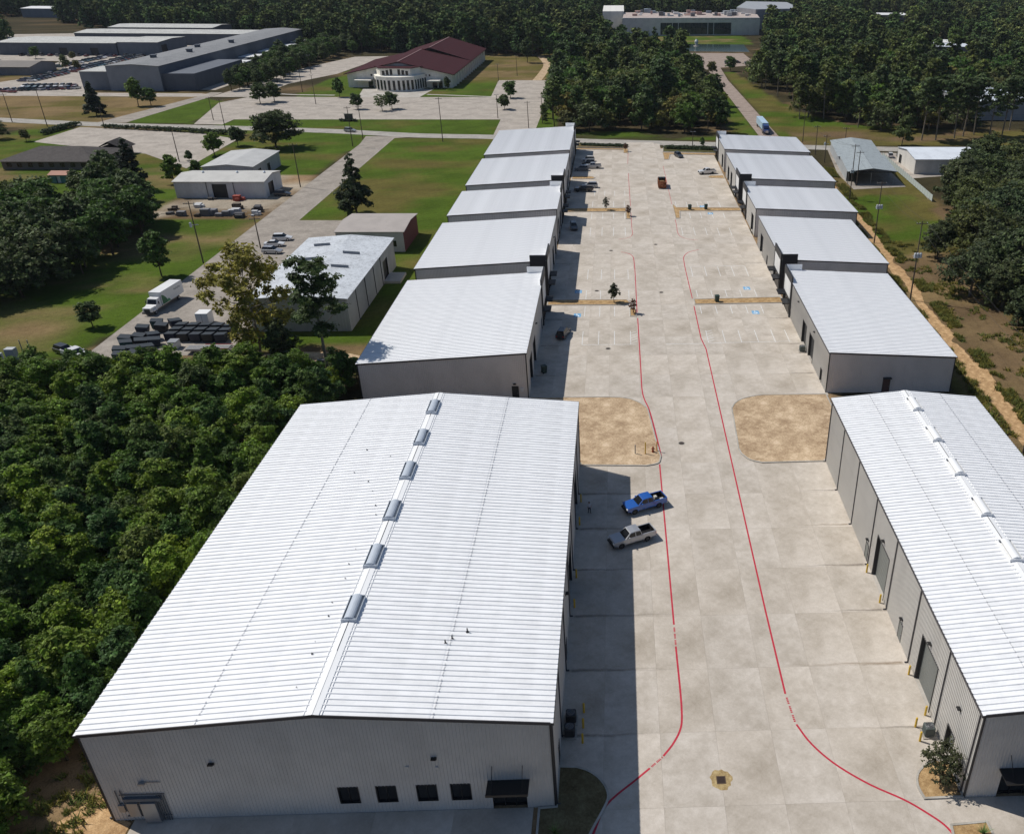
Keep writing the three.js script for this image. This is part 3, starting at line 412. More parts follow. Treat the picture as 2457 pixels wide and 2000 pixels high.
  for (let i = 0; i < 16; i++) { const z = -53 - i * 2.6 - rr() * 2, x = -26.4 - rr() * (i > 9 ? 9 : 0.9), sl = 1.56 / 18.855; single('roof_scrap', new THREE.TetrahedronGeometry(0.07 + rr() * 0.09), m.charcoal, 'dark scrap lying beside the ridge of the left warehouse roof', 'scrap', [x, 11.94 - Math.abs(x + 24.9) * sl + 0.1, z], 'scraps left on the roof'); }
}
// ---- right warehouse
{
  const x0 = 30.1, x1 = 50.46, z0 = -49.97, z1 = -107.32, L = new Face(x0, z1, x0, z0), F = new Face(x0, z0, x1, z0);
  const dr = [[-81, -76.3], [-64.2, -59.7]].map(([a, b]) => [L.s(x0, a), L.s(x0, b), -0.1, 5.75]), md = [L.s(x0, -55.4), L.s(x0, -53.8), -0.1, 3.0], ent = [F.s(33.0, z0), F.s(36.6, z0), -0.1, 3.2];
  const b = bigWarehouse({ x0, x1, z0, z1, he: 10.27, hr: 11.3, left: [...dr, md], front: [ent], ventMat: m.roofTrim, vents: [-103, -94.7, -86.7, -78.3, -70.3, -62.3, -54.3], label: 'narrow white-roofed metal warehouse at the lower right edge' });
  rollDoor(b.t, L, dr[0][0], dr[0][1], 5.75, m.doorGrey); rollDoor(b.t, L, dr[1][0], dr[1][1], 5.75, m.doorGrey); rollDoor(b.t, L, md[0], md[1], 3.0, m.doorGrey);
  for (const z of bays) downspout(b.t, L, L.s(x0, z), 10.0); downspout(b.t, b.R, 0.3, 10);
  manDoor(b.t, L, L.s(x0, -84.1), 1, 2.2, m.doorGrey); manDoor(b.t, L, L.s(x0, -69.9), 1, 2.2, m.doorGrey);
  for (const [z, y] of [[-84.1, 2.7], [-69.9, 2.7]]) wallLight(b.t, L, L.s(x0, z), y); for (const z of [-78.8, -62.2, -54]) wallLight(b.t, L, L.s(x0, z), 6.4);
  wpart(b.t, 'entrance_glazing', F.box(ent[0], ent[1], 0, 3.2, -0.3, -0.24), m.glass); wpart(b.t, 'entrance_mullion', M([0, 1, 2, 3].map((i) => F.box(ent[0] + (ent[1] - ent[0] - 0.07) * i / 3, ent[0] + (ent[1] - ent[0] - 0.07) * i / 3 + 0.07, 0, 3.2, -0.24, -0.16))), m.black);
  wpart(b.t, 'entrance_canopy', M(F.box(ent[0] - 0.4, ent[1] + 0.4, 3.5, 3.66, 0.05, 1.7)), m.black); for (const s of [ent[0] + 0.3, ent[1] - 0.3]) { const p = F.at(s, 0.05), q = F.at(s, 1.5); wpart(b.t, 'canopy_rod', bar([p[0], 5.3, p[1]], [q[0], 3.66, q[1]], 0.03, 0.03, 6), m.black); }
}
// ---- the two rows of smaller units, single-pitch roofs rising to the drive
function unit(side, x0, x1, z0, z1, hl, hh, tower, label, fine, doors, extra) {
  const drvX = side < 0 ? x1 : x0, t = thing('metal_unit', label, 'industrial unit', [(x0 + x1) / 2, 0, (z0 + z1) / 2], 0, 'units lining the concrete drive');
  const F = new Face(x0, z0, x1, z0), R = new Face(x1, z0, x1, z1), B = new Face(x1, z1, x0, z1), L = new Face(x0, z1, x0, z0), D = side < 0 ? R : L, O = side < 0 ? L : R;
  const hA = side < 0 ? hl : hh, hB = side < 0 ? hh : hl; // heights at x0 and x1
  const ops = doors.map(([za, zb, h]) => { const a = D.s(drvX, za), b = D.s(drvX, zb); return [Math.min(a, b), Math.max(a, b), -0.1, h]; });
  wpart(t, 'front_wall', F.wall((s) => hA + (hB - hA) * s / F.L - 0.05, [], fine ? 0.3 : 0.6), m.wallRow); wpart(t, 'back_wall', B.wall((s) => hB + (hA - hB) * s / B.L - 0.05, [], 0.9), m.wallRow);
  wpart(t, 'drive_wall', D.wall(() => hh - 0.05, ops, fine ? 0.3 : 0.6), m.wall); wpart(t, 'outer_wall', O.wall(() => hl - 0.05, [], 0.6), m.wallRow);
  for (const o of ops) rollDoor(t, D, o[0], o[1], o[3], o[3] > 3 ? m.doorDark : m.doorGrey);
  const ov = 0.2, sl = (hh - hl) / (x1 - x0), ex = side < 0 ? x0 - ov : x1 + ov, rx = side < 0 ? x1 + 0.15 : x0 - 0.15;
  roofSlope(t, ex, hl - ov * sl, rx, hh + 0.15 * sl, z0 + 0.12, z1 - 0.12, !fine);
  for (const [zz, d] of [[z0, 1], [z1, -1]]) wpart(t, 'rake_trim', bar([x0, hA - 0.1, zz + d * 0.1], [x1, hB - 0.1, zz + d * 0.1], 0.26, 0.08), m.gutter);
  wpart(t, 'gutter', box(ex - 0.1, ex + 0.12, hl - 0.3, hl - 0.06, z1, z0), m.gutter); wpart(t, 'eave_trim', box(drvX - side * 0.02, drvX - side * 0.16, hh - 0.28, hh - 0.02, z1, z0), m.gutter);
  for (const g of [box(x0 - 0.06, x0 + 0.1, -0.1, hA - 0.3, z0 - 0.1, z0 + 0.055), box(x1 - 0.1, x1 + 0.06, -0.1, hB - 0.3, z0 - 0.1, z0 + 0.055)]) wpart(t, 'corner_trim', g, m.charcoal);
  downspout(t, O, side < 0 ? O.L - 0.3 : 0.3, hl - 0.3);
  if (tower) { // corner entrance: raised dark parapet, pale panel, glazing and awnings
    const th = hh + 1.2, zc = tower < 0 ? z1 : z0, zi = tower < 0 ? z1 + 8 : z0 - 8, za = Math.min(zc, zi), zb = Math.max(zc, zi), sa = Math.min(D.s(drvX, za), D.s(drvX, zb)), sb = Math.max(D.s(drvX, za), D.s(drvX, zb));
    const parap = M(D.box(sa, sb, hh - 0.3, th, -0.02, 0.32), D.box(sa, sa + 0.7, 0, hh - 0.3, 0.04, 0.32), D.box(sb - 0.7, sb, 0, hh - 0.3, 0.04, 0.32), D.box(sa + 0.7, sb - 0.7, 3.1, 3.7, 0.04, 0.3)); wpart(t, 'tower_parapet', parap, m.charcoal);
    const E = tower < 0 ? B : F, ea = E.s(drvX, zc), eb = E.s(drvX + side * 3.3, zc), lo = Math.min(ea, eb), hi = Math.max(ea, eb); wpart(t, 'tower_return', M(E.box(lo, hi, 0, th - 0.003, 0.03, 0.3)), m.charcoal);
    wpart(t, 'parapet_lining', M(E.box(lo, hi, Math.min(hA, hB), th - 0.02, -0.05, 0.028), D.box(sa + 0.05, sb - 0.05, hh - 0.02, th - 0.02, -0.05, -0.022)), m.roofTrim);
    wpart(t, 'tower_panel', D.box(sa + 0.72, sb - 0.72, 3.72, hh - 0.32, 0.1, 0.28), m.white);
    const gz = wpart(t, 'entrance_glazing', D.box(sa + 0.7, sb - 0.7, 0.02, 3.1, 0.06, 0.12), m.glass); wpart(t, 'entrance_mullion', M([1, 2, 3, 4].map((i) => D.box(sa + 0.7 + (sb - sa - 1.4) * i / 5 - 0.04, sa + 0.7 + (sb - sa - 1.4) * i / 5 + 0.04, 0, 3.1, 0.12, 0.18)), D.box(sa + 0.7, sb - 0.7, 2.2, 2.28, 0.12, 0.178)), m.black);
    for (const [q0, q1] of [[sa - 0.2, sa + 2.6], [sb - 2.6, sb + 0.2]]) wpart(t, 'awning', D.box(q0, q1, 3.0, 3.22, 0.32, 1.75), m.black);
  }
  if (extra) extra(t, F, D, drvX);
  return t;
}
unit(-1, -42.5, -15.25, -128.27, -167.8, 6.64, 8.3, -1, 'nearest grey unit in the left row, white roof, tree shadow on its corner', true, [[-132.6, -136.4, 4.9], [-139.6, -143.4, 4.9], [-157.2, -158.3, 2.3]], (t, F, D, dx) => { manDoor(t, F, F.s(-17.35, -128.27), 0.95, 2.25, m.doorDark); wallLight(t, F, F.s(-17.4, -128.27), 2.6); wpart(t, 'hose_box', F.box(F.s(-16.5, -128.27), F.s(-16.0, -128.27), 1.4, 2.0, 0.05, 0.3), m.white); wallLight(t, D, D.s(dx, -146), 6); });
unit(-1, -42.7, -15.35, -175.3, -209.2, 6.64, 8.3, 1, 'second grey unit from the front in the left row', true, [[-194, -197.6, 4.6], [-202, -205.6, 4.6]], (t, F, D, dx) => { wallLight(t, D, D.s(dx, -199), 6); });
unit(-1, -42.8, -15.45, -216.1, -240.4, 6.64, 8.3, -1, 'middle grey unit of the left row', false, [[-219, -222.6, 4.6], [-226, -229.6, 4.6]]);
unit(-1, -42.95, -15.55, -247.5, -282.2, 6.64, 8.3, 1, 'fourth grey unit from the front in the left row', false, [[-266, -269.6, 4.6], [-274, -277.6, 4.6]]);
unit(-1, -43.2, -15.65, -288.5, -330.6, 6.64, 8.3, -1, 'farthest grey unit of the left row beside the public road', false, [[-293, -296.6, 4.6], [-301, -304.6, 4.6], [-310, -313.6, 4.6]]);
unit(1, 34.88, 56.32, -129.4, -171.2, 6.43, 7.43, -1, 'nearest grey unit in the right row with a plain grey end wall', true, [[-147.6, -151, 4.5], [-141, -144.6, 4.5], [-133.2, -134.2, 2.3]], (t, F, D, dx) => { manDoor(t, F, F.s(45.1, -129.4), 1.1, 2.5, mat([0.10, 0.055, 0.05], 0.6)); wpart(t, 'door_hood', F.box(F.s(44.4, -129.4), F.s(45.8, -129.4), 2.65, 2.78, 0.05, 0.7), m.doorDark); wallLight(t, D, D.s(dx, -156), 6); wallLight(t, D, D.s(dx, -141), 6); });
unit(1, 35.25, 58.5, -178.1, -212.1, 6.43, 7.43, 1, 'second grey unit from the front in the right row', true, [[-203.6, -207.2, 4.5], [-196, -197, 2.3]]);
unit(1, 35.6, 62.1, -219.7, -244.0, 6.43, 7.43, -1, 'middle grey unit of the right row', false, [[-223, -226.4, 4.5]]);
unit(1, 35.75, 63.9, -253, -288, 6.43, 7.43, 1, 'fourth grey unit from the front in the right row', false, [[-271, -274.4, 4.5], [-279, -282.4, 4.5]]);
unit(1, 35.9, 64.6, -294.4, -320.2, 6.43, 7.43, -1, 'farthest grey unit of the right row beside the public road', false, [[-298, -301.4, 4.5]]);
// ---------------------------------------------------------------- neighbouring buildings
function shed(o) { // gable or flat box building: walls, roof, openings
  const { x0, x1, z0, z1, h, hr = h + 0.6, axis = 'z', wm, rm, label, name = 'metal_shed', cat = 'shed', sp = 0.9, group } = o;
  const t = thing(name, label, cat, [(x0 + x1) / 2, GY, (z0 + z1) / 2], 0, group);
  const F = new Face(x0, z0, x1, z0), R = new Face(x1, z0, x1, z1), B = new Face(x1, z1, x0, z1), L = new Face(x0, z1, x0, z0);
  const G = (f) => (s) => h + (hr - h) * (1 - Math.abs(s / f.L - 0.5) * 2), K = () => h;
  const fo = o.front ?? [], ro = o.right ?? [], go = o.left ?? [];
  wpart(t, 'front_wall', F.wall(axis === 'z' ? G(F) : K, fo, sp, 0.03, GY - 0.05), wm); wpart(t, 'side_wall', R.wall(axis === 'z' ? K : G(R), ro, sp, 0.03, GY - 0.05), o.wm2 ?? wm); wpart(t, 'back_wall', B.wall(axis === 'z' ? G(B) : K, [], sp, 0.03, GY - 0.05), wm); wpart(t, 'side_wall', L.wall(axis === 'z' ? K : G(L), go, sp, 0.03, GY - 0.05), wm);
  const e = 0.35, xm = (x0 + x1) / 2, zm = (z0 + z1) / 2, v = [], q = (a, b, c, d) => v.push(...a, ...b, ...c, ...a, ...c, ...d), th = 0.12;
  if (axis === 'z') { const dy = (hr - h) / (xm - x0) * e; for (const k of [0, th]) { q([x0 - e, h - dy + k, z0 + e], [xm, hr + k, z0 + e], [xm, hr + k, z1 - e], [x0 - e, h - dy + k, z1 - e]); q([xm, hr + k, z0 + e], [x1 + e, h - dy + k, z0 + e], [x1 + e, h - dy + k, z1 - e], [xm, hr + k, z1 - e]); } q([x1 + e, h - dy, z0 + e], [x1 + e, h - dy, z1 - e], [x1 + e, h - dy + th, z1 - e], [x1 + e, h - dy + th, z0 + e]); for (const [xa, xb, ya, yb] of [[x0 - e, xm, h - dy, hr], [xm, x1 + e, hr, h - dy]]) q([xa, ya, z0 + e], [xb, yb, z0 + e], [xb, yb + th, z0 + e], [xa, ya + th, z0 + e]); }
  else { const dy = (hr - h) / (z0 - zm) * e; for (const k of [0, th]) { q([x0 - e, h - dy + k, z0 + e], [x1 + e, h - dy + k, z0 + e], [x1 + e, hr + k, zm], [x0 - e, hr + k, zm]); q([x0 - e, hr + k, zm], [x1 + e, hr + k, zm], [x1 + e, h - dy + k, z1 - e], [x0 - e, h - dy + k, z1 - e]); } q([x0 - e, h - dy, z0 + e], [x1 + e, h - dy, z0 + e], [x1 + e, h - dy + th, z0 + e], [x0 - e, h - dy + th, z0 + e]); }
  const roof = wpart(t, 'roof', tri(v), rm);
  const open = (f, os, mt) => os.forEach((w) => { wpart(t, w[4] ?? 'door', f.box(w[0], w[1], w[2], w[3], -0.4, -0.3), w[5] ?? mt); });
  open(F, fo, m.doorDark); open(R, ro, m.doorDark); open(L, go, m.doorDark);
  return { t, F, R, B, L, roof };
}
const cm = (r, g, b, k = 0.7) => mat([r, g, b], k, { map: T.soft });
{ // long grey shop beside the lane, with rooflights and a loading door
  const a = shed({ x0: -71, x1: -52.2, z0: -158, z1: -197, h: 6.6, hr: 7.3, wm: cm(0.42, 0.41, 0.40), rm: mat([0.60, 0.63, 0.66], 0.5, { map: off(T.grain, 0.2, 0.2, 1 / 20) }), sp: 0.6, right: [[28, 32, -0.1, 4.5]], label: 'long grey metal shop with streaked roof beside the lane', cat: 'workshop', name: 'metal_workshop' });
  for (const [x, z] of [[-58, -166], [-58, -175], [-58, -184], [-66, -180], [-66, -190]]) wpart(a.t, 'rooflight', bar([x - 1.8, 6.62 + 0.7 * (1 - Math.abs(x + 1.8 + 61.6 - 3.6) / 9.4) + 0.2, z], [x + 1.8, 6.62 + 0.7 * (1 - Math.abs(x + 1.8 + 61.6) / 9.4) + 0.2, z], 0.9, 0.1), cm(0.22, 0.24, 0.27));
  for (const s of [6, 13, 20, 26]) downspout(a.t, a.R, s, 6.3);
  wpart(a.t, 'loading_step', box(-52.2, -48.6, GY, 0.5, -191, -185), m.walk);
}
{ const a = shed({ x0: -68.5, x1: -52.4, z0: -208, z1: -224, h: 4.9, hr: 5.6, axis: 'x', wm: cm(0.48, 0.46, 0.44), wm2: cm(0.13, 0.025, 0.03), rm: cm(0.38, 0.34, 0.31), sp: 0.5, front: [[12.4, 14.2, 1.2, 2.7, 'window', m.glass]], label: 'small building with maroon side wall and tan roof', cat: 'workshop', name: 'maroon_workshop' }); wpart(a.t, 'maroon_trim', a.L.box(0, a.L.L, GY, 4.8, 0.05, 0.12), cm(0.13, 0.025, 0.03)); }
{ const a = shed({ x0: -130, x1: -104, z0: -260, z1: -274, h: 4.7, hr: 5.7, axis: 'x', wm: cm(0.62, 0.63, 0.64), rm: cm(0.5, 0.49, 0.46), sp: 0.9, front: [[10.8, 15, -0.1, 4.0]], right: [[3, 7, -0.1, 3.6]], label: 'white metal shed with a dark open bay door', cat: 'shed', name: 'metal_shed' }); for (const x of [-124, -114, -106]) wpart(a.t, 'roof_turbine', M(cyl(0.3, 0.3, 0.5, x, 5.5, -267, 8), cyl(0.45, 0.1, 0.35, x, 6.0, -267, 8)), m.galv); wpart(a.t, 'downspout', M(a.F.box(9.2, 9.35, 0, 4.5, 0.05, 0.15), a.F.box(17, 17.15, 0, 4.5, 0.05, 0.15)), m.gutter); }
shed({ x0: -130, x1: -114.5, z0: -280, z1: -304, h: 4.6, hr: 5.3, wm: cm(0.38, 0.39, 0.40), rm: cm(0.46, 0.46, 0.45), right: [[4, 6.4, -0.1, 3], [12, 14.4, -0.1, 3]], label: 'grey metal shed standing behind the white shed', name: 'metal_shed' });
{ // hip-roofed office
  const x0 = -203, x1 = -172, z0 = -296, z1 = -318, t = thing('hip_roof_office', 'low brown building with a dark hipped roof on the left', 'office', [(x0 + x1) / 2, GY, (z0 + z1) / 2]);
  wpart(t, 'wall', box(x0 + 1, x1 - 1, GY, 2.9, z1 + 1, z0 - 1), cm(0.16, 0.13, 0.11)); const v = [], zm = (z0 + z1) / 2, A = [x0, 2.7, z0], B2 = [x1, 2.7, z0], C2 = [x1, 2.7, z1], D2 = [x0, 2.7, z1], E2 = [x0 + 9, 5.6, zm], F2 = [x1 - 9, 5.6, zm]; for (const q of [[A, B2, F2], [A, F2, E2], [B2, C2, F2], [C2, D2, E2], [C2, E2, F2], [D2, A, E2]]) q.forEach((p) => v.push(...p)); wpart(t, 'roof', tri(v), mat([0.10, 0.09, 0.085], 0.9, { map: T.grain }));
  wpart(t, 'gable_wing', M(box(-181, -173, GY, 2.9, -324, -317)), cm(0.16, 0.13, 0.11)); const w = []; const g0 = [[-182, 2.7, -316], [-172, 2.7, -316], [-177, 5.2, -316], [-182, 2.7, -325], [-172, 2.7, -325], [-177, 5.2, -325]]; for (const q of [[0, 2, 5], [0, 5, 3], [1, 4, 5], [1, 5, 2], [3, 5, 4]]) q.forEach((k) => w.push(...g0[k])); wpart(t, 'wing_roof', tri(w), mat([0.055, 0.05, 0.05], 0.9, { map: T.grain }));
  for (let i = 0; i < 8; i++) wpart(t, 'window', box(x0 + 2.5 + i * 3.4, x0 + 4 + i * 3.4, 0.8, 2.1, z0 - 1.02, z0 - 0.95), m.glass);
}
{ const a = shed({ x0: -176.5, x1: -171.3, z0: -278.6, z1: -283.5, h: 2.4, hr: 3.1, axis: 'x', wm: cm(0.10, 0.24, 0.23), rm: cm(0.36, 0.16, 0.10), sp: 0.5, front: [[2, 3.2, -0.1, 2, 'door', m.white]], label: 'tiny teal garden shed with orange roof', name: 'garden_shed' }); }
// church with maroon roof and glazed entrance bay
{
  const t = thing('church', 'cream church with a wide maroon roof and tall dark windows', 'church', [-114, GY, -545]), cw = cm(0.84, 0.80, 0.71), rm = mat([0.05, 0.011, 0.014], 0.8, { map: T.soft });
  const F = new Face(-141.5, -490, -87, -490); wpart(t, 'front_wall', F.wall((s) => 6.6 + 5.7 * (1 - Math.abs(s / F.L - 0.5) * 2), [], 2.7, 0.05, GY), cw);
  wpart(t, 'side_wall', M(box(-141.4, -141, GY, 6.6, -555, -490.1), box(-87.4, -87, GY, 6.6, -620, -490.1), box(-132, -87, GY, 6.6, -620.2, -620), box(-132.2, -131.8, GY, 6.6, -620, -555)), cw);
  const v = [], q = (a, b, c, d) => v.push(...a, ...b, ...c, ...a, ...c, ...d); const gable = (x0, x1, xm, he, hr, zn, zf) => { for (const k of [0, 0.3]) { q([x0, he + k, zn], [xm, hr + k, zn], [xm, hr + k, zf], [x0, he + k, zf]); q([xm, hr + k, zn], [x1, he + k, zn], [x1, he + k, zf], [xm, hr + k, zf]); } q([x0, he, zn], [xm, hr, zn], [xm, hr + 0.3, zn], [x0, he + 0.3, zn]); q([xm, hr, zn], [x1, he, zn], [x1, he + 0.3, zn], [xm, hr + 0.3, zn]); };
  gable(-143, -85.6, -114.2, 6.4, 12.5, -488.5, -556); wpart(t, 'roof', tri(v.splice(0)), rm); gable(-133, -85.7, -109.5, 6.5, 13.4, -552, -621.5); wpart(t, 'rear_roof', tri(v.splice(0)), rm); wpart(t, 'ridge_cap', M(bar([-114.2, 12.9, -488.5], [-114.2, 12.9, -552], 0.5, 0.14), bar([-109.5, 13.8, -552], [-109.5, 13.8, -621], 0.5, 0.14)), cm(0.3, 0.18, 0.17));
  const bay = [[-128, -490], [-124, -479], [-118, -475.5], [-110.5, -475.5], [-104.5, -479], [-100.5, -490]]; wpart(t, 'entrance_bay', slabOf(bay, GY, 6.9), cw); wpart(t, 'bay_gable', M(slabOf([[-126.5, -490], [-122, -481], [-106.5, -481], [-102, -490]], 6.9, 10.4)), cw); wpart(t, 'bay_roof', slabOf([[-127, -489.9], [-122.3, -480.6], [-106.2, -480.6], [-101.5, -489.9]], 10.4, 10.7), rm);
  for (let e = 0; e < bay.length - 1; e++) { const f = new Face(...bay[e], ...bay[e + 1]), n = Math.max(2, Math.round(f.L / 2.4)); for (let i = 0; i < n; i++) { const s = f.L * (i + 0.5) / n; wpart(t, 'window', f.box(s - 0.62, s + 0.62, 0.5, 5.2, 0.02, 0.07), m.glass); } }
  const G2 = new Face(-122, -481, -106.5, -481); for (let i = 0; i < 7; i++) { if (i === 3) continue; const h = 3.3 - Math.abs(i - 3) * 0.35; wpart(t, 'window', G2.box(1.0 + i * 2, 2.3 + i * 2, 7.2, 7.0 + h, 0.02, 0.07), m.glass); }
  for (const s of [12.2, 14.2, 40.5, 42.5]) wpart(t, 'window', F.box(s, s + 0.8, 5.6, 6.6, 0.06, 0.1), m.glass); for (const [a, b] of [[10.5, 13], [44, 46.5], [47.2, 49.2]]) wpart(t, 'door', F.box(a, b, 0, 3.6, 0.06, 0.1), m.glass);
  for (let i = 0; i < 14; i++) wpart(t, 'buttress', box(-87.02, -86.2, GY, 6.2, -498 - i * 8.5, -496.8 - i * 8.5), cw);
  wpart(t, 'entrance_canopy', M(box(-137, -128.5, 3.6, 4.2, -490, -485), box(-99.5, -92.5, 3.6, 4.2, -490, -484)), cw);
}
// factory complex, upper left
{
  const gw = cm(0.24, 0.26, 0.29), gr = mat([0.22, 0.225, 0.23], 0.7, { map: off(T.grain, 0, 0, 1 / 30) }), dk = cm(0.10, 0.115, 0.14), pr = mat([0.50, 0.50, 0.47], 0.7, { map: off(T.grain, 0, 0, 1 / 40) });
  const a = shed({ x0: -256, x1: -230, z0: -474.3, z1: -700, h: 11.6, hr: 12.4, wm: gw, wm2: dk, rm: gr, sp: 2, label: 'tall grey factory hall with long grey roof beside the crowded car park', name: 'factory_hall', cat: 'factory' });
  for (const [x, z] of [[-246, -505], [-240, -535], [-246, -560], [-238, -590]]) wpart(a.t, 'roof_vent', M(box(x - 1.2, x + 1.2, 12, 13.6, z - 1.2, z + 1.2), box(x - 1.5, x + 1.5, 13.6, 13.9, z - 1.5, z + 1.5)), dk);
  wpart(a.t, 'lean_to', M(box(-230, -214, GY, 8, -540, -476.5)), dk); wpart(a.t, 'annex', M(box(-271, -256.02, GY, 8.6, -500, -477)), cm(0.17, 0.19, 0.22)); wpart(a.t, 'annex_roof', box(-271.4, -256.1, 8.6, 8.75, -500.4, -476.6), pr);
  for (let i = 0; i < 5; i++) wpart(a.t, 'loading_canopy', box(-229.9, -216 - i * 1.5, 5.2, 5.6, -560 - i * 32, -543 - i * 32), m.white); wpart(a.t, 'dock_wall', box(-229.9, -224, GY, 5, -695, -541), cm(0.2, 0.21, 0.22));
  shed({ x0: -408, x1: -331, z0: -633, z1: -678, h: 7.4, hr: 8.6, axis: 'x', wm: dk, rm: pr, sp: 2.5, front: [[20, 25, -0.1, 4.5], [40, 45, -0.1, 4.5], [60, 65, -0.1, 4.5]], label: 'long pale-roofed factory shed at the far left edge', name: 'factory_shed', cat: 'factory', group: 'factory sheds' });
  shed({ x0: -330.6, x1: -304, z0: -634, z1: -676, h: 8, hr: 8.8, axis: 'x', wm: cm(0.16, 0.18, 0.21), rm: pr, sp: 2.5, right: [[4, 12, -0.1, 6]], label: 'pale-roofed factory shed between the long shed and the grey hall', name: 'factory_shed', cat: 'factory', group: 'factory sheds' });
  shed({ x0: -396, x1: -262, z0: -705, z1: -742, h: 7.5, hr: 8.6, axis: 'x', wm: dk, rm: pr, sp: 2.5, label: 'pale-roofed factory shed behind the grey hall', name: 'factory_shed', cat: 'factory', group: 'factory sheds' });
  shed({ x0: -398, x1: -318, z0: -757, z1: -795, h: 7.5, hr: 8.6, axis: 'x', wm: dk, rm: pr, sp: 2.5, label: 'rearmost pale-roofed factory shed at the forest edge', name: 'factory_shed', cat: 'factory', group: 'factory sheds' });
  shed({ x0: -585, x1: -540, z0: -962, z1: -1000, h: 8, hr: 9, axis: 'x', wm: cm(0.2, 0.24, 0.27), rm: m.white, sp: 3, label: 'distant white-roofed building among trees at the top left', name: 'distant_building', cat: 'building' });
  shed({ x0: -356, x1: -328, z0: -531, z1: -556, h: 4.2, hr: 6.2, axis: 'x', wm: cm(0.2, 0.2, 0.21), rm: cm(0.14, 0.12, 0.105), sp: 3, label: 'brown-roofed building at the left edge beside the car park', name: 'brown_building', cat: 'building' });
}
// campus with mirrored glass front, upper right
{
  const t = thing('office_block', 'large cream office block with a mirrored glass front and cluttered roof', 'office', [65, GY, -850]), cw = cm(0.74, 0.72, 0.67);
  const F = new Face(5.6, -806, 126, -824), gl = new THREE.MeshPhysicalMaterial({ color: lin(0.03, 0.05, 0.055), roughness: 0.08, specularIntensity: 1 });
  wpart(t, 'front_wall', F.wall(() => 13, [[33, 96, 0.6, 10]], 6, 0.05, GY), cw);
  for (let i = 0; i < 12; i++) for (let j = 0; j < 2; j++) wpart(t, 'glass_pane', F.box(33 + i * 5.25 + 0.08, 33 + (i + 1) * 5.25 - 0.08, 0.6 + j * 4.7 + 0.06, 0.6 + (j + 1) * 4.7 - 0.06, -0.5, -0.42), gl); wpart(t, 'mullion', M([43.5, 48.7, 75, 80.3].map((s) => F.box(s - 0.2, s + 0.2, 0.6, 10, -0.45, 0.05))), m.white);
  wpart(t, 'roof', slabOf([[5.4, -806], [126.2, -824], [134, -905], [8, -890]], 12.6, 13.2), mat([0.50, 0.42, 0.38], 0.8, { map: off(T.grain, 0, 0, 1 / 40) })); wpart(t, 'side_wall', M(slabOf([[125.9, -824.2], [126.1, -824], [134, -905], [8, -890], [8.2, -889.6], [133.6, -904.6]], GY, 12.6), slabOf([[5.5, -806], [5.9, -806], [8.4, -890], [8, -890]], GY, 12.6)), cw);
  wpart(t, 'parapet', M(F.box(0, F.L, 13.2, 13.9, -0.6, 0.02)), m.white); wpart(t, 'rear_block', slabOf([[-12, -865], [7.4, -868], [8, -960], [-12, -955]], GY, 15.5), cw);
  wpart(t, 'rear_wing', M(slabOf([[130, -880], [176, -900], [182, -1010], [140, -1020], [116, -910]], GY, 17)), cm(0.25, 0.25, 0.27)); wpart(t, 'rear_wing_roof', slabOf([[130, -880], [176, -900], [182, -1010], [140, -1020], [116, -910]], 17, 17.4), cm(0.32, 0.34, 0.36));
  const r = RNG(31), cs = [cm(0.6, 0.6, 0.6), cm(0.28, 0.33, 0.38), cm(0.4, 0.42, 0.42), cm(0.5, 0.33, 0.28), cm(0.13, 0.13, 0.14)];
  for (let i = 0; i < 46; i++) { const x = 12 + r() * 112, z = -828 - (x - 5) * 0.14 - r() * 62, w = 1.5 + r() * 4.5, d = 1.5 + r() * 5, h = 0.8 + r() * 3; wpart(t, 'rooftop_unit', rbox(x - w / 2, x + w / 2, 13.2, 13.2 + h, z - d / 2, z + d / 2, 0.1), cs[(r() * 5) | 0]); }
  const f = thing('fountain', 'white fountain jet in the pond before the office block', 'fountain', [62, -0.06, -722]); part(f, 'basin', cyl(2.4, 2, 0.5, 0, -0.2, 0, 14), m.walk); part(f, 'water_jet', M(cyl(0.8, 1.5, 3.2, 0, 0.2, 0, 9), cyl(1.5, 0.5, 1.6, 0, 3.4, 0, 9)), mat([0.55, 0.58, 0.58], 0.7));
}
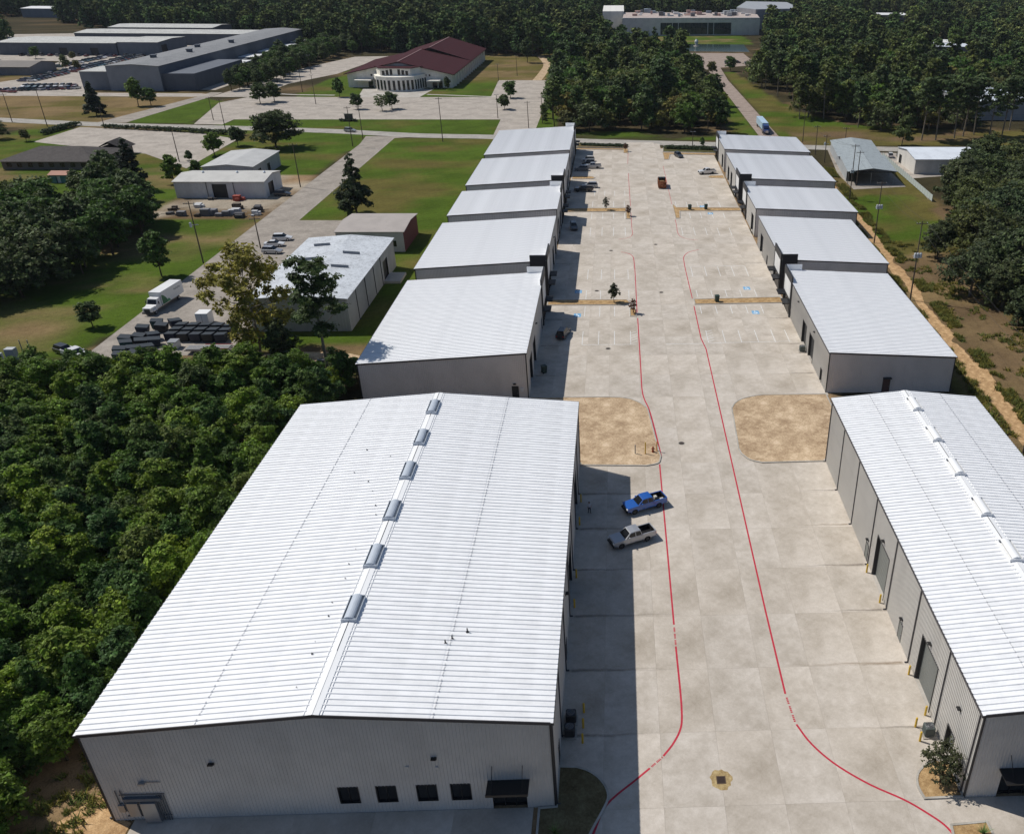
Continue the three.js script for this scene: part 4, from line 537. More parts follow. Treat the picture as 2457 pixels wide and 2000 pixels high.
// right of the estate: carport, fenced lot and scattered sheds
{
  const t = thing('carport', 'grey carport with an arched open front behind the right row', 'carport', [83, GY, -300]); const rm = mat([0.36, 0.40, 0.41], 0.55, { map: T.grain });
  const roof = (x0, x1, xa, xb, zn, zf, he, hr) => { const v = []; for (const k of [0, 0.15]) { const xm0 = (x0 + x1) / 2, xm1 = (xa + xb) / 2; v.push(x0, he + k, zn, xm0, hr + k, zn, xm1, hr + k, zf, x0, he + k, zn, xm1, hr + k, zf, xa, he + k, zf, xm0, hr + k, zn, x1, he + k, zn, xb, he + k, zf, xm0, hr + k, zn, xb, he + k, zf, xm1, hr + k, zf); } return tri(v); };
  wpart(t, 'roof', roof(73.4, 89.4, 76.4, 92, -276, -300, 4, 5), rm); wpart(t, 'rear_roof', roof(75.8, 91.5, 79.4, 95, -300, -329, 3.7, 4.7), rm);
  wpart(t, 'side_wall', M(slabOf([[74.4, -281], [74.6, -281], [79.9, -328], [79.6, -328]], GY, 3.7), slabOf([[91, -301], [91.2, -301], [94.4, -328], [94.1, -328]], GY, 3.6), slabOf([[79.8, -327.8], [94.2, -327.8], [94.2, -328], [79.8, -328]], GY, 3.7)), cm(0.4, 0.42, 0.43));
  for (const [x, z] of [[74, -277], [81.4, -277], [88.8, -277], [90.4, -288], [91.2, -299]]) wpart(t, 'post', box(x - 0.09, x + 0.09, GY, 4, z - 0.09, z + 0.09), m.steel); wpart(t, 'front_beam', bar([73.6, 3.9, -276.4], [89.2, 3.9, -276.4], 0.3, 0.2), m.charcoal);
  shed({ x0: 100, x1: 141, z0: -291, z1: -311, h: 4.8, hr: 6, axis: 'x', wm: cm(0.66, 0.63, 0.58), rm: cm(0.66, 0.70, 0.75), sp: 1.5, left: [[2, 5, -0.1, 3]], label: 'white building with pale blue roof behind the right-hand trees', name: 'white_building', cat: 'building' });
  const fe = thing('chain_link_fence', 'long pale slatted fence beside the carport', 'fence', [95, GY, -286]); for (let i = 0; i <= 24; i++) { const z = -316 + i * 2.55, x = 96 - i * 0.07; wpart(fe, 'post', cyl(0.06, 0.06, 2.2, x, GY, z, 6), m.steel); if (i < 24) wpart(fe, 'panel', box(x - 0.05, x - 0.02, 0.1, 1.95, z + 0.15, z + 2.4), mat([0.45, 0.50, 0.47], 0.7)); }
  shed({ x0: 157.5, x1: 192, z0: -396, z1: -440, h: 7.2, hr: 9, wm: cm(0.3, 0.31, 0.32), rm: cm(0.52, 0.56, 0.62), sp: 1.5, label: 'blue-grey barn half hidden by pines at the right edge', name: 'metal_barn', cat: 'barn' });
  shed({ x0: 226, x1: 256, z0: -664, z1: -690, h: 6, hr: 7, axis: 'x', wm: cm(0.2, 0.2, 0.21), rm: cm(0.62, 0.66, 0.72), sp: 2, label: 'pale blue roofed building in the right-hand wood', name: 'wood_building', cat: 'building' });
  shed({ x0: 234, x1: 258, z0: -700, z1: -725, h: 5.5, hr: 6.6, axis: 'x', wm: cm(0.3, 0.3, 0.3), rm: m.white, sp: 2, label: 'white-roofed building behind the pale blue one in the wood', name: 'wood_building', cat: 'building' });
  shed({ x0: 262, x1: 298, z0: -955, z1: -990, h: 9, hr: 10, axis: 'x', wm: cm(0.12, 0.135, 0.15), rm: m.white, sp: 3, label: 'dark-walled building in a clearing at the upper right', name: 'distant_building', cat: 'building' });
  shed({ x0: 192, x1: 208, z0: -862, z1: -878, h: 5, hr: 7, wm: m.white, rm: cm(0.5, 0.52, 0.55), sp: 3, label: 'small gabled white house far right of the office block', name: 'house', cat: 'house' });
  shed({ x0: 212, x1: 236, z0: -842, z1: -856, h: 4, hr: 5, axis: 'x', wm: cm(0.3, 0.3, 0.3), rm: m.white, sp: 3, label: 'low white-roofed shed in the clearing right of the office block', name: 'wood_building', cat: 'building' });
  shed({ x0: 205, x1: 232, z0: -985, z1: -1005, h: 6, hr: 7, axis: 'x', wm: cm(0.5, 0.5, 0.48), rm: m.white, sp: 3, label: 'far white shed beyond the office block on its right', name: 'distant_building', cat: 'building' });
}
// ---------------------------------------------------------------- trees
// a crown is many small leaf faces spread over the shells of overlapping clumps
function leafCloud(r, lobes, n, size, tone, vary = 0.35, flat = 0.5) {
  n = Math.round(n * 1.45); const pos = new Float32Array(n * 9), nor = new Float32Array(n * 9), col = new Float32Array(n * 9); let W = 0; const cum = lobes.map((l) => (W += l[3] * l[4] + l[3] * l[5]));
  const a = V3(), b = V3(), c = V3(), nn = V3();
  const twigs = lobes.map((l) => Array.from({ length: 13 }, () => { const u = r() * 2 - 1, ph = r() * 6.2832, s = Math.sqrt(1 - u * u), q = 0.55 + 0.65 * r(); return [s * Math.cos(ph) * q, (u < -0.4 ? -u * 0.6 : u) * q, s * Math.sin(ph) * q]; }));
  for (let i = 0; i < n; i++) {
    const pick = r() * W; let k = 0; while (cum[k] < pick) k++; const l = lobes[k];
    const tw = twigs[k][(r() * twigs[k].length) | 0], sp = 0.34, gz = () => (r() + r() + r() - 1.5) * 1.15;
    c.set(l[0] + (tw[0] + gz() * sp) * l[3], l[1] + (tw[1] + gz() * sp * 0.8) * l[4], l[2] + (tw[2] + gz() * sp) * l[5]); nn.set(tw[0] + gz() * 0.4, tw[1] + gz() * 0.4, tw[2] + gz() * 0.4).normalize();
    nn.x += (r() - 0.5) * 1.7; nn.y += (r() - 0.5) * 1.4 + flat; nn.z += (r() - 0.5) * 1.7; nn.normalize();
    a.set(r() - 0.5, r() - 0.5, r() - 0.5).cross(nn).normalize(); b.crossVectors(nn, a);
    const sz = size * (0.6 + 0.8 * r()), w = sz * (0.42 + 0.25 * r()), t = (1 - vary) + 2 * vary * r() * r() * 1.5, hue = (r() - 0.5) * 0.16;
    const P = [[-0.62, -0.1 + 0.2 * r()], [0.45, -0.55], [0.4, 0.55]];
    for (let q = 0; q < 3; q++) { const o = i * 9 + q * 3, bend = q ? 0 : -0.15 * sz; pos[o] = c.x + a.x * P[q][0] * sz * 1.25 + b.x * P[q][1] * w * 2.1 + nn.x * bend; pos[o + 1] = c.y + a.y * P[q][0] * sz * 1.25 + b.y * P[q][1] * w * 2.1 + nn.y * bend; pos[o + 2] = c.z + a.z * P[q][0] * sz * 1.25 + b.z * P[q][1] * w * 2.1 + nn.z * bend; nor[o] = nn.x; nor[o + 1] = nn.y; nor[o + 2] = nn.z; col[o] = tone[0] * t * (1 + hue); col[o + 1] = tone[1] * t; col[o + 2] = tone[2] * t * (1 - hue); }
  }
  const g = new THREE.BufferGeometry(); g.setAttribute('position', new THREE.BufferAttribute(pos, 3)); g.setAttribute('normal', new THREE.BufferAttribute(nor, 3)); g.setAttribute('color', new THREE.BufferAttribute(col, 3)); return g;
}
const leafMat = new THREE.MeshPhysicalMaterial({ vertexColors: true, roughness: 0.75, side: THREE.DoubleSide, specularIntensity: 0.35, transmission: 0.4, thickness: 0 });
const leafTint = [[1, 1, 1], [1.35, 1.25, 0.9], [0.82, 0.95, 0.9], [1.3, 1.1, 0.75], [1.15, 1.2, 1]].map((c) => { const q = leafMat.clone(); q.color.setRGB(...c); return q; });
const leafFar = new THREE.MeshPhysicalMaterial({ vertexColors: true, roughness: 0.9, specularIntensity: 0.2, side: THREE.DoubleSide });
function limb(p, q, r0, r1, n = 6) { return bar(p, q, r0, r1, n); }
const KIND = {
  bushy(r, h) { const L = [], w = h * 0.34; for (let i = 0; i < 9; i++) { const t = i / 8, rr = w * (0.55 + 0.5 * Math.sin(Math.PI * (0.25 + t * 0.7))), a = i * 2.4 + r(), d = rr * 0.62 * (1 - t * 0.6); const s = rr * (0.42 + 0.25 * r()); L.push([Math.cos(a) * d, h * (0.24 + 0.66 * t), Math.sin(a) * d, s, s * 0.85, s]); } return { L, tk: 0.018 * h, fork: 0.35 }; },
  round(r, h) { const L = [], w = h * 0.42; for (let i = 0; i < 16; i++) { const a = i * 2.399, u = (i + 0.5) / 16, y = 0.27 + 0.6 * u, d = w * 0.72 * Math.sqrt(Math.max(0.05, 1 - Math.pow((u - 0.35) / 0.75, 2))) * (0.55 + 0.45 * r()), s = w * (0.28 + 0.2 * r()); L.push([Math.cos(a) * d, h * y, Math.sin(a) * d, s, s * 0.75, s]); } return { L, tk: 0.022 * h, fork: 0.3 }; },
  oval(r, h) { const L = []; for (let i = 0; i < 12; i++) { const t = i / 11, a = i * 2.4, w = h * 0.24 * Math.sin(Math.PI * (0.2 + 0.72 * t)), s = w * (0.55 + 0.2 * r()); L.push([Math.cos(a) * w * 0.5, h * (0.26 + 0.66 * t), Math.sin(a) * w * 0.5, s, s * 1.1, s]); } return { L, tk: 0.016 * h, fork: 0.25 }; },
  cone(r, h) { const L = []; for (let i = 0; i < 18; i++) { const t = i / 17, a = i * 2.4 + r(), w = h * 0.27 * (1 - t * 0.85), s = w * (0.5 + 0.15 * r()) + 0.25; L.push([Math.cos(a) * w * 0.6, h * (0.14 + 0.82 * t), Math.sin(a) * w * 0.6, s, s * 0.8, s]); } return { L, tk: 0.02 * h, fork: 0.12 }; },
  tallpine(r, h) { const L = []; for (let i = 0; i < 15; i++) { const t = i / 14, a = i * 2.4 + r() * 0.8, w = h * (0.19 - 0.11 * t) * (0.55 + 0.6 * r()), s = h * (0.055 + 0.03 * r()); L.push([Math.cos(a) * w, h * (0.48 + 0.5 * t), Math.sin(a) * w, s * 1.25, s * 0.7, s * 1.25]); } return { L, tk: 0.013 * h, fork: 0.5 }; },
  airy(r, h) { const L = []; for (let i = 0; i < 26; i++) { const t = i / 25, a = i * 2.4 + r(), w = h * 0.36 * Math.sin(Math.PI * (0.22 + 0.66 * t)) * (0.5 + 0.6 * r()), s = h * (0.06 + 0.05 * r()); L.push([Math.cos(a) * w, h * (0.16 + 0.8 * t), Math.sin(a) * w, s, s * 1.25, s]); } return { L, tk: 0.014 * h, fork: 0.14 }; },
  wide(r, h) { const L = [], w = h * 0.62; for (let i = 0; i < 22; i++) { const a = i * 2.399, u = (i + 0.5) / 22, d = w * Math.sqrt(1 - u * 0.8) * (0.45 + 0.5 * r()), s = h * (0.12 + 0.09 * r()); L.push([Math.cos(a) * d, h * (0.24 + 0.64 * u), Math.sin(a) * d, s * 1.2, s * 0.75, s * 1.2]); } return { L, tk: 0.03 * h, fork: 0.22 }; },
};
function treeGeo(kind, h, n, size, tone, seed, vary) {
  const r = RNG(seed), k = KIND[kind](r, h), gs = [limb([0, -0.15, 0], [h * 0.02, h * k.fork, h * 0.01], k.tk, k.tk * 0.72, 8), limb([h * 0.02, h * k.fork, h * 0.01], [0, h * 0.88, 0], k.tk * 0.72, k.tk * 0.15, 7)];
  for (const l of k.L) { const y = Math.max(h * k.fork * 0.8, l[1] - h * 0.12); gs.push(limb([0, y, 0], [l[0] * 0.95, l[1], l[2] * 0.95], k.tk * 0.38, k.tk * 0.1, 5)); }
  return { trunk: M(gs), crown: leafCloud(r, k.L, n, size, tone, vary) };
}
function tree(name, label, geo, pos, turn = 0, s = 1, group, bark = m.bark, lm = leafMat) {
  const t = thing(name, label, 'tree', pos, turn, group); t.scale.set(s, s, s); part(t, 'trunk', geo.trunk, bark); const c = shadows(new THREE.Mesh(geo.crown, lm)); c.name = 'crown'; t.add(c); return t;
}
const G = { a: [0.15, 0.235, 0.026], b: [0.095, 0.175, 0.028], c: [0.20, 0.285, 0.03], d: [0.088, 0.135, 0.036], e: [0.12, 0.17, 0.045], f: [0.20, 0.155, 0.03], h: [0.10, 0.175, 0.045] };
const inView = (x, z, mg) => x > -(0.607 * -z + 22.9 + mg) && x < 0.425 * -z + 14.3 + mg;
const clear = []; // footprints that no tree may stand in
function scatter(poly, gap, seed, fn, avoid = []) {
  const r = RNG(seed); let x0 = 1e9, x1 = -1e9, z0 = 1e9, z1 = -1e9; for (const [x, z] of poly) { x0 = Math.min(x0, x); x1 = Math.max(x1, x); z0 = Math.min(z0, z); z1 = Math.max(z1, z); }
  let k = 0; for (let z = z0; z < z1; z += gap * 0.88, k++) for (let x = x0 + (k % 2) * gap / 2; x < x1; x += gap) { const px = x + (r() - 0.5) * gap * 0.75, pz = z + (r() - 0.5) * gap * 0.75; const e = r(); if (!inPoly(px, pz, poly) || avoid.some((p) => inPoly(px, pz, p))) continue; fn(px, pz, r, e); }
}
// the young wood against the left warehouse
{
  const protos = [0, 1, 2, 3, 4, 5, 6].map((i) => treeGeo(i === 4 ? 'cone' : i === 6 ? 'round' : 'bushy', i === 6 ? 6.8 : 7.6, 4000, 0.235, [G.a, G.b, G.c, G.h, G.b, G.e, G.a][i], 100 + i, 0.42));
  const wood = [[-46.6, -28], [-46.2, -58], [-46.2, -126], [-45, -140], [-56, -141], [-80, -141.5], [-88, -143.5], [-104, -141], [-116, -141], [-116, -128], [-60, -44], [-56, -28]];
  scatter(wood, 3.7, 4242, (x, z, r, e) => { if (!inView(x, z, 5)) return; if (x > -50.8 && z > -57.5) return; if (x > -47.6 && z > -132) return; const edge = z < -134; tree('young_tree', 'leafy young tree in the dense wood beside the left warehouse', protos[(e * 7) | 0], [x, GY, z], r() * 6.28, (edge ? 0.42 : 0.64) + 0.52 * r() * (edge ? 0.5 : 1), 'young trees packed beside the left warehouse', m.bark, leafTint[[0, 0, 1, 2, 4][(r() * 5) | 0]]); });
}
// single trees
const one = (name, label, kind, h, n, sz, tone, x, z, seed, bark, vary, y = GY) => tree(name, label, treeGeo(kind, h, n, sz, tone, seed, vary), [x, y, z], seed, 1, undefined, bark);
{ // tall loblolly by the corner of the nearest left unit
  one('pine_tree', 'tall pine with bare lower trunk at the corner of the nearest left unit', 'tallpine', 21.5, 5200, 0.36, [0.085, 0.13, 0.035], -50.2, -136.2, 301, m.barkPale);
  one('golden_tree', 'tall yellowing tree in front of the long grey shop', 'airy', 19.5, 6000, 0.4, [0.31, 0.28, 0.045], -66, -147.5, 302, m.barkPale, 0.45);
  one('green_tree', 'mid green tree squeezed between the golden tree and the pine', 'bushy', 8, 2600, 0.34, [0.09, 0.12, 0.035], -60.5, -143.6, 303);
  one('oval_tree', 'neat oval dark tree on the lawn beside the lane', 'oval', 11, 3600, 0.36, G.b, -103.2, -190.8, 304);
  one('small_tree', 'small round tree on the lawn left of the box truck', 'round', 5.6, 2000, 0.27, G.d, -102.7, -160.8, 305);
  one('evergreen_tree', 'dark conical evergreen beside the maroon building', 'cone', 17, 5200, 0.44, [0.045, 0.07, 0.022], -72.5, -241, 306);
  one('spreading_tree', 'wide spreading tree where the lane meets the lot', 'wide', 13.5, 6400, 0.5, [0.07, 0.10, 0.025], -126, -333, 307);
  one('evergreen_tree', 'broad dark evergreen on the brown verge by the road', 'cone', 14, 3400, 0.6, [0.03, 0.055, 0.025], -225.6, -401, 308);
  one('verge_tree', 'taller of two trees before the factory hall', 'oval', 13, 2200, 0.6, G.a, -220.3, -427, 309);
  one('verge_tree', 'shorter of two trees before the factory hall', 'round', 8.5, 1600, 0.5, G.b, -214.5, -427, 310);
  one('lot_tree', 'round tree at the left corner of the church lot', 'round', 9.6, 1600, 0.55, G.d, -167.9, -435, 311); one('lot_tree', 'second tree beside the round one at the left of the church lot', 'round', 9, 1500, 0.55, G.d, -163.5, -441, 321);
  one('lot_tree', 'open crowned tree at the office lot edge near the grey shed', 'round', 8.4, 1700, 0.45, G.a, -142.6, -319, 312); one('lot_tree', 'dark tree left of the spreading tree', 'round', 7, 1500, 0.45, G.d, -141, -336, 322); one('lot_bush', 'low dark bush in the office lot corner', 'bushy', 3.4, 900, 0.35, G.d, -148, -311, 323); one('dense_tree', 'bright green tree at the left end of the white shed', 'bushy', 9, 2600, 0.42, G.a, -138, -277, 324); one('lot_bush', 'second bush by the left end of the grey shed', 'bushy', 6, 1500, 0.4, G.b, -134, -284, 325);
  one('tall_tree', 'tall dark tree beside the low brown building', 'cone', 15, 3200, 0.55, [0.035, 0.055, 0.022], -147, -270.5, 313); one('tall_tree', 'olive tree in front of the tall dark tree', 'bushy', 12, 2800, 0.5, G.e, -146, -258, 326); one('tall_tree', 'rounded dark tree between the low building and the tall tree', 'round', 11, 2600, 0.5, G.d, -156, -274, 327);
  one('garden_tree', 'small dark tree beside the teal shed', 'oval', 7.6, 1700, 0.4, G.d, -161, -265, 314);
  one('church_tree', 'dense dark tree left of the church entrance', 'oval', 9.4, 1500, 0.6, G.b, -137, -456, 315); one('church_tree', 'small tree in the lot left of the church door', 'round', 6.9, 1100, 0.5, G.d, -119, -420, 316); one('church_tree', 'bare thin tree in the middle of the church lot', 'round', 7.6, 500, 0.45, G.e, -106.7, -416, 317); one('church_tree', 'leafier tree beside the bare one in the church lot', 'round', 7.8, 1200, 0.5, G.d, -103.5, -421, 328); one('church_tree', 'nearer tree at the right end of the church lot', 'round', 6.8, 1200, 0.5, G.d, -51.9, -421, 318); one('church_tree', 'farther tree at the right end of the church lot', 'round', 8.4, 1300, 0.55, G.b, -53, -456, 319); one('church_tree', 'small tree against the right end of the church', 'oval', 6.6, 900, 0.5, G.d, -88.7, -483, 320);
  one('sapling', 'leafy sapling in the planting strip between the left units', 'oval', 4.4, 620, 0.24, [0.06, 0.07, 0.03], -1.1, -172.4, 330, m.bark, 0.4, 0.09); one('sapling', 'thin sapling in the far left planting strip', 'oval', 3.9, 340, 0.22, [0.06, 0.065, 0.03], -3.5, -245.8, 331, m.bark, 0.4, 0.09); one('sapling', 'young tree in the mulch bed at the corner of the right warehouse', 'round', 4.4, 1150, 0.17, [0.075, 0.085, 0.035], 28.5, -51.6, 332, m.bark, 0.4, 0.09); one('sapling', 'bushy sapling in the verge bed by the right entrance', 'oval', 4, 700, 0.3, G.b, 32, -334, 333, m.bark, 0.4, 0.09);
  for (const [i, x, z] of [[0, 2.8, -166.2], [1, 2.8, -239.5], [2, 3, -327]]) one('sapling', ['reddish sapling at the end of the left planting strip', 'reddish twiggy sapling at the far left strip', 'bare sapling beside the entrance'][i], 'oval', 3.2, 240, 0.2, [0.14, 0.07, 0.04], x, z, 340 + i, m.bark, 0.4, 0.09);
}
// broadleaf kinds for the woods
const mid = [treeGeo('round', 15, 2600, 0.62, G.b, 401, 0.45), treeGeo('bushy', 16, 2600, 0.56, [0.115, 0.16, 0.04], 402, 0.45), treeGeo('oval', 18, 2400, 0.6, G.d, 403, 0.45), treeGeo('tallpine', 22, 2400, 0.55, [0.10, 0.15, 0.048], 404, 0.45), treeGeo('round', 13, 2400, 0.6, [0.17, 0.17, 0.05], 405, 0.45), treeGeo('wide', 14, 2800, 0.56, [0.10, 0.135, 0.04], 406, 0.45)];
const woods = [['round', 15, G.b], ['bushy', 16, [0.12, 0.165, 0.04]], ['oval', 18, G.d], ['tallpine', 22, [0.105, 0.155, 0.05]], ['round', 13, [0.17, 0.17, 0.05]], ['wide', 14, [0.105, 0.14, 0.042]]].map(([k, h, c], i) => treeGeo(k, h, 1250, 0.8, c, 450 + i, 0.5));
// dark grove on the left whose shade falls on the lawn
scatter([[-118, -196], [-122, -228], [-134, -244], [-150, -236], [-175, -246], [-190, -240], [-170, -196], [-140, -170], [-126, -168]], 6.6, 51, (x, z, r, e) => tree('grove_tree', 'dark broadleaf tree in the shady grove left of the lawn', mid[[0, 1, 5, 2][(e * 4) | 0]], [x, GY, z], r() * 6.28, 0.62 + 0.3 * r(), 'trees of the shady grove on the left'));
scatter([[-150, -236], [-134, -246], [-132, -256], [-140, -262], [-152, -250]], 5, 52, (x, z, r, e) => tree('grove_shrub', 'scrubby growth at the back of the left grove', mid[4], [x, GY, z], r() * 6.28, 0.3 + 0.18 * r(), 'scrub at the back of the left grove'));
// big trees right of the estate
{
  const P = [treeGeo('wide', 15, 5200, 0.5, [0.085, 0.115, 0.042], 501, 0.45), treeGeo('round', 16, 5200, 0.5, [0.10, 0.125, 0.045], 502, 0.45), treeGeo('bushy', 14, 4200, 0.5, [0.08, 0.11, 0.04], 503, 0.45)];
  scatter([[86, -152], [80, -168], [84, -196], [92, -212], [97, -244], [104, -262], [107, -284], [128, -286], [165, -262], [175, -150], [150, -110], [92, -110]], 8.2, 61, (x, z, r, e) => inView(x, z, 14) && tree('roadside_tree', 'large drying tree in the wood at the right edge', P[(e * 3) | 0], [x, GY, z], r() * 6.28, 0.62 + 0.36 * r(), 'trees in the wood at the right edge', m.barkPale, leafTint[(r() * 5) | 0]));
  for (const [i, x, z, s] of [[0, 76.5, -175, 0.72], [1, 78, -201, 0.62], [2, 80, -158, 0.62], [0, 82, -144, 0.62], [1, 84, -186, 0.66]]) tree('leaning_tree', ['tree with a stout trunk over bare earth', 'twiggy tree behind the pole transformers', 'bushy tree at the lower end of the right wood', 'spreading tree nearest the right warehouse', 'broad tree between the bare earth and the wood'][[0, 1, 2, 3, 4][[0, 1, 2, 3, 4].find((q) => [76.5, 78, 80, 82, 84][q] === x)]], P[i], [x, GY, z], i * 2 + 1, s, undefined, m.barkPale);
}
// pines along the public road
for (const [i, x, z, s] of [[0, 110.2, -339.5, 0.7], [1, 121.2, -349.5, 1.06], [2, 127, -350, 1.1], [3, 136, -354, 1.02], [4, 147, -362, 1.05], [5, 150, -353.5, 0.95], [6, 141, -358, 1.0], [7, 158, -360, 1.0], [8, 166, -372, 1.05]]) tree('road_pine', ['bushy short tree at the left end of the roadside pine row', 'first tall pine from the left along the public road', 'second tall pine from the left along the public road', 'third tall pine from the left along the public road', 'tall pine set back fifth from the left by the road', 'sixth pine from the left, nearest the road verge', 'fourth pine from the left, slightly behind its neighbours', 'second pine from the right end of the roadside row', 'rightmost pine of the roadside row before the barn'][i], mid[i === 0 ? 1 : 3], [x, GY, z], i, s, 'tall pines along the public road', m.barkPale);
const noGo = [rect(-16, 50, -362, -330), [[53, -340], [69, -340], [69, -560], [94, -590], [96, -680], [104, -690], [108, -815], [135, -820], [190, -900], [190, -1025], [110, -1025], [-16, -965], [-16, -860], [0, -800], [30, -800], [36, -690], [46, -680], [46, -590], [52, -560]], rect(152, 200, -445, -388), rect(218, 264, -730, -640), rect(255, 302, -996, -780), rect(186, 240, -882, -838), rect(200, 236, -1010, -980)];
// the wood between the church and the campus drive
scatter([[-28, -366], [43, -361], [47, -380], [47, -500], [44, -560], [36, -600], [28, -680], [-30, -680], [-36, -560], [-30, -440]], 9.6, 71, (x, z, r, e) => z > -600 && tree('wood_tree', 'broadleaf tree in the dark wood beyond the far units', woods[[0, 1, 5, 4, 2, 3][(e * 6) | 0]], [x, GY, z], r() * 6.28, (z > -372 ? 0.6 : 0.72) + 0.36 * r(), 'trees of the wood beyond the far units', m.bark, leafTint[(r() * 5) | 0]), noGo);
// the wood on the right of the campus drive
scatter([[78, -392], [94, -388], [108, -366], [152, -374], [150, -392], [150, -450], [215, -450], [330, -430], [420, -560], [300, -640], [216, -640], [110, -640], [102, -600], [80, -540], [78, -470]], 11.5, 81, (x, z, r, e) => inView(x, z, 12) && z > -560 && tree('park_tree', 'mixed tree in the wood right of the campus drive', woods[[0, 3, 1, 3, 4, 5][(e * 6) | 0]], [x, GY, z], r() * 6.28, 0.72 + 0.38 * r(), 'trees of the wood right of the campus drive', m.barkPale, leafTint[(r() * 5) | 0]), noGo);
// hedge of trees between factory and church
scatter([[-200, -472], [-182, -484], [-188, -560], [-186, -640], [-176, -660], [-210, -700], [-216, -610], [-206, -520]], 8, 91, (x, z, r, e) => tree('belt_tree', 'dark tree in the belt between factory and church', mid[[0, 1, 2, 0][(e * 4) | 0]], [x, GY, z], r() * 6.28, 0.5 + 0.26 * r(), 'tree belt between factory and church'));
for (const [i, x, z, s] of [[0, -352, -520, 0.4], [1, -325, -560, 0.5], [4, -316, -556, 0.42], [4, -345, -605, 0.4], [0, -372, -612, 0.5], [1, -395, -606, 0.45], [5, -235, -348, 0.5], [1, -248, -352, 0.5], [0, -233, -330, 0.45], [4, -222, -344, 0.35], [1, -245, -325, 0.5]]) tree('garden_tree', 'scattered tree near the left edge of the picture', mid[i], [x, GY, z], i + x, s, 'scattered trees near the left edge');
tree('lone_evergreen', 'single dark evergreen behind the church meadow', mid[2], [-58, GY, -606], 1, 0.85); tree('lone_evergreen', 'rounded tree on the dirt path at the campus entrance', mid[0], [70, GY, -566], 1, 0.6); tree('lone_evergreen', 'broad tree leaning over the campus drive', mid[4], [57, GY, -548], 2, 0.6);
for (const [x, z, s] of [[-32, -398, 0.3], [-31, -386, 0.25], [-33, -410, 0.28]]) tree('verge_shrub', 'shrub at the edge of the wood by the church drive', mid[1], [x, GY, z], x, s, 'shrubs by the church drive');
// everything beyond reads as one forest
{
  const far = new THREE.Group(); far.name = 'far_forest'; far.userData = { kind: 'stuff', label: 'dense mixed forest stretching to the horizon', category: 'forest' }; scene.add(far);
  const protos = [['round', 16, [0.095, 0.145, 0.038]], ['bushy', 17, [0.085, 0.125, 0.04]], ['cone', 19, [0.062, 0.10, 0.038]], ['tallpine', 22, [0.095, 0.135, 0.048]]].map(([k, h, c], i) => { const g = treeGeo(k, h, 760, 1.05, c, 600 + i, 0.45); const tk = g.trunk; const n = tk.attributes.position.count, cc = new Float32Array(n * 3); for (let j = 0; j < n; j++) cc.set([0.10, 0.08, 0.06], j * 3); tk.setAttribute('color', new THREE.BufferAttribute(cc, 3)); tk.deleteAttribute('uv'); return mergeGeometries([tk, g.crown]); });
  const spots = [[], [], [], []], r0 = RNG(8);
  const region = [[-1150, -640], [-700, -560], [-470, -760], [-452, -840], [-360, -815], [-290, -800], [-255, -765], [-236, -705], [-180, -662], [-100, -655], [-60, -640], [-36, -630], [-34, -690], [36, -690], [36, -800], [0, -812], [-18, -850], [-18, -970], [100, -1030], [190, -1030], [195, -905], [130, -815], [110, -690], [110, -645], [300, -645], [425, -562], [340, -432], [700, -400], [900, -1500], [-1400, -1500]];
  const holes = [[[-575, -890], [-480, -890], [-430, -760], [-560, -760]], rect(-600, -530, -1002, -930), rect(218, 264, -730, -645), [[255, -996], [302, -996], [290, -760], [232, -760], [225, -800]], rect(186, 240, -882, -838), rect(200, 236, -1010, -980), [[-14, -690], [40, -690], [40, -812], [-14, -812]], [[186, -556], [236, -556], [266, -660], [222, -660]], [[-640, -930], [-530, -930], [-470, -800], [-520, -760]], [[405, -1050], [430, -1040], [440, -990], [418, -985]]];
  scatter(region, 9.4, 333, (x, z, r, e) => { if (fbm(x / 60, z / 60, 77, 2) > 0.74) return; spots[(e * 4) | 0].push([x, z, r()]); }, [...noGo, ...holes]);
  scatter([[-30, -600], [34, -600], [24, -680], [-32, -690]], 9.4, 335, (x, z, r, e) => spots[(e * 4) | 0].push([x, z, r()]), noGo);
  scatter([[98, -560], [420, -560], [320, -645], [110, -645]], 11, 336, (x, z, r, e) => spots[(e * 4) | 0].push([x, z, r()]), [...noGo, ...holes]);
  scatter([[-1150, -640], [-700, -560], [-470, -640], [-430, -690], [-480, -760], [-700, -800]], 12, 334, (x, z, r, e) => spots[(e * 4) | 0].push([x, z, r()]), holes);
  spots.forEach((sp, i) => { const im = new THREE.InstancedMesh(protos[i], leafFar, sp.length); im.name = 'tree_mass'; im.userData = { kind: 'stuff' }; const q = new THREE.Object3D(), col = new THREE.Color(); sp.forEach(([x, z, e], k) => { q.position.set(x, GY, z); q.rotation.y = e * 40; q.scale.setScalar((x > -30 && x < 60 && z > -700 ? 0.55 : 0.75) + 0.42 * hash2(k, i, 5)); q.updateMatrix(); im.setMatrixAt(k, q.matrix); const t = 0.65 + 0.8 * hash2(k, i, 6); im.setColorAt(k, col.setRGB(t * (0.85 + 0.4 * hash2(k, i, 7)), t, t * 0.95)); }); shadows(im); far.add(im); });
  console.log('far trees', spots.map((s) => s.length).join(' '));
}
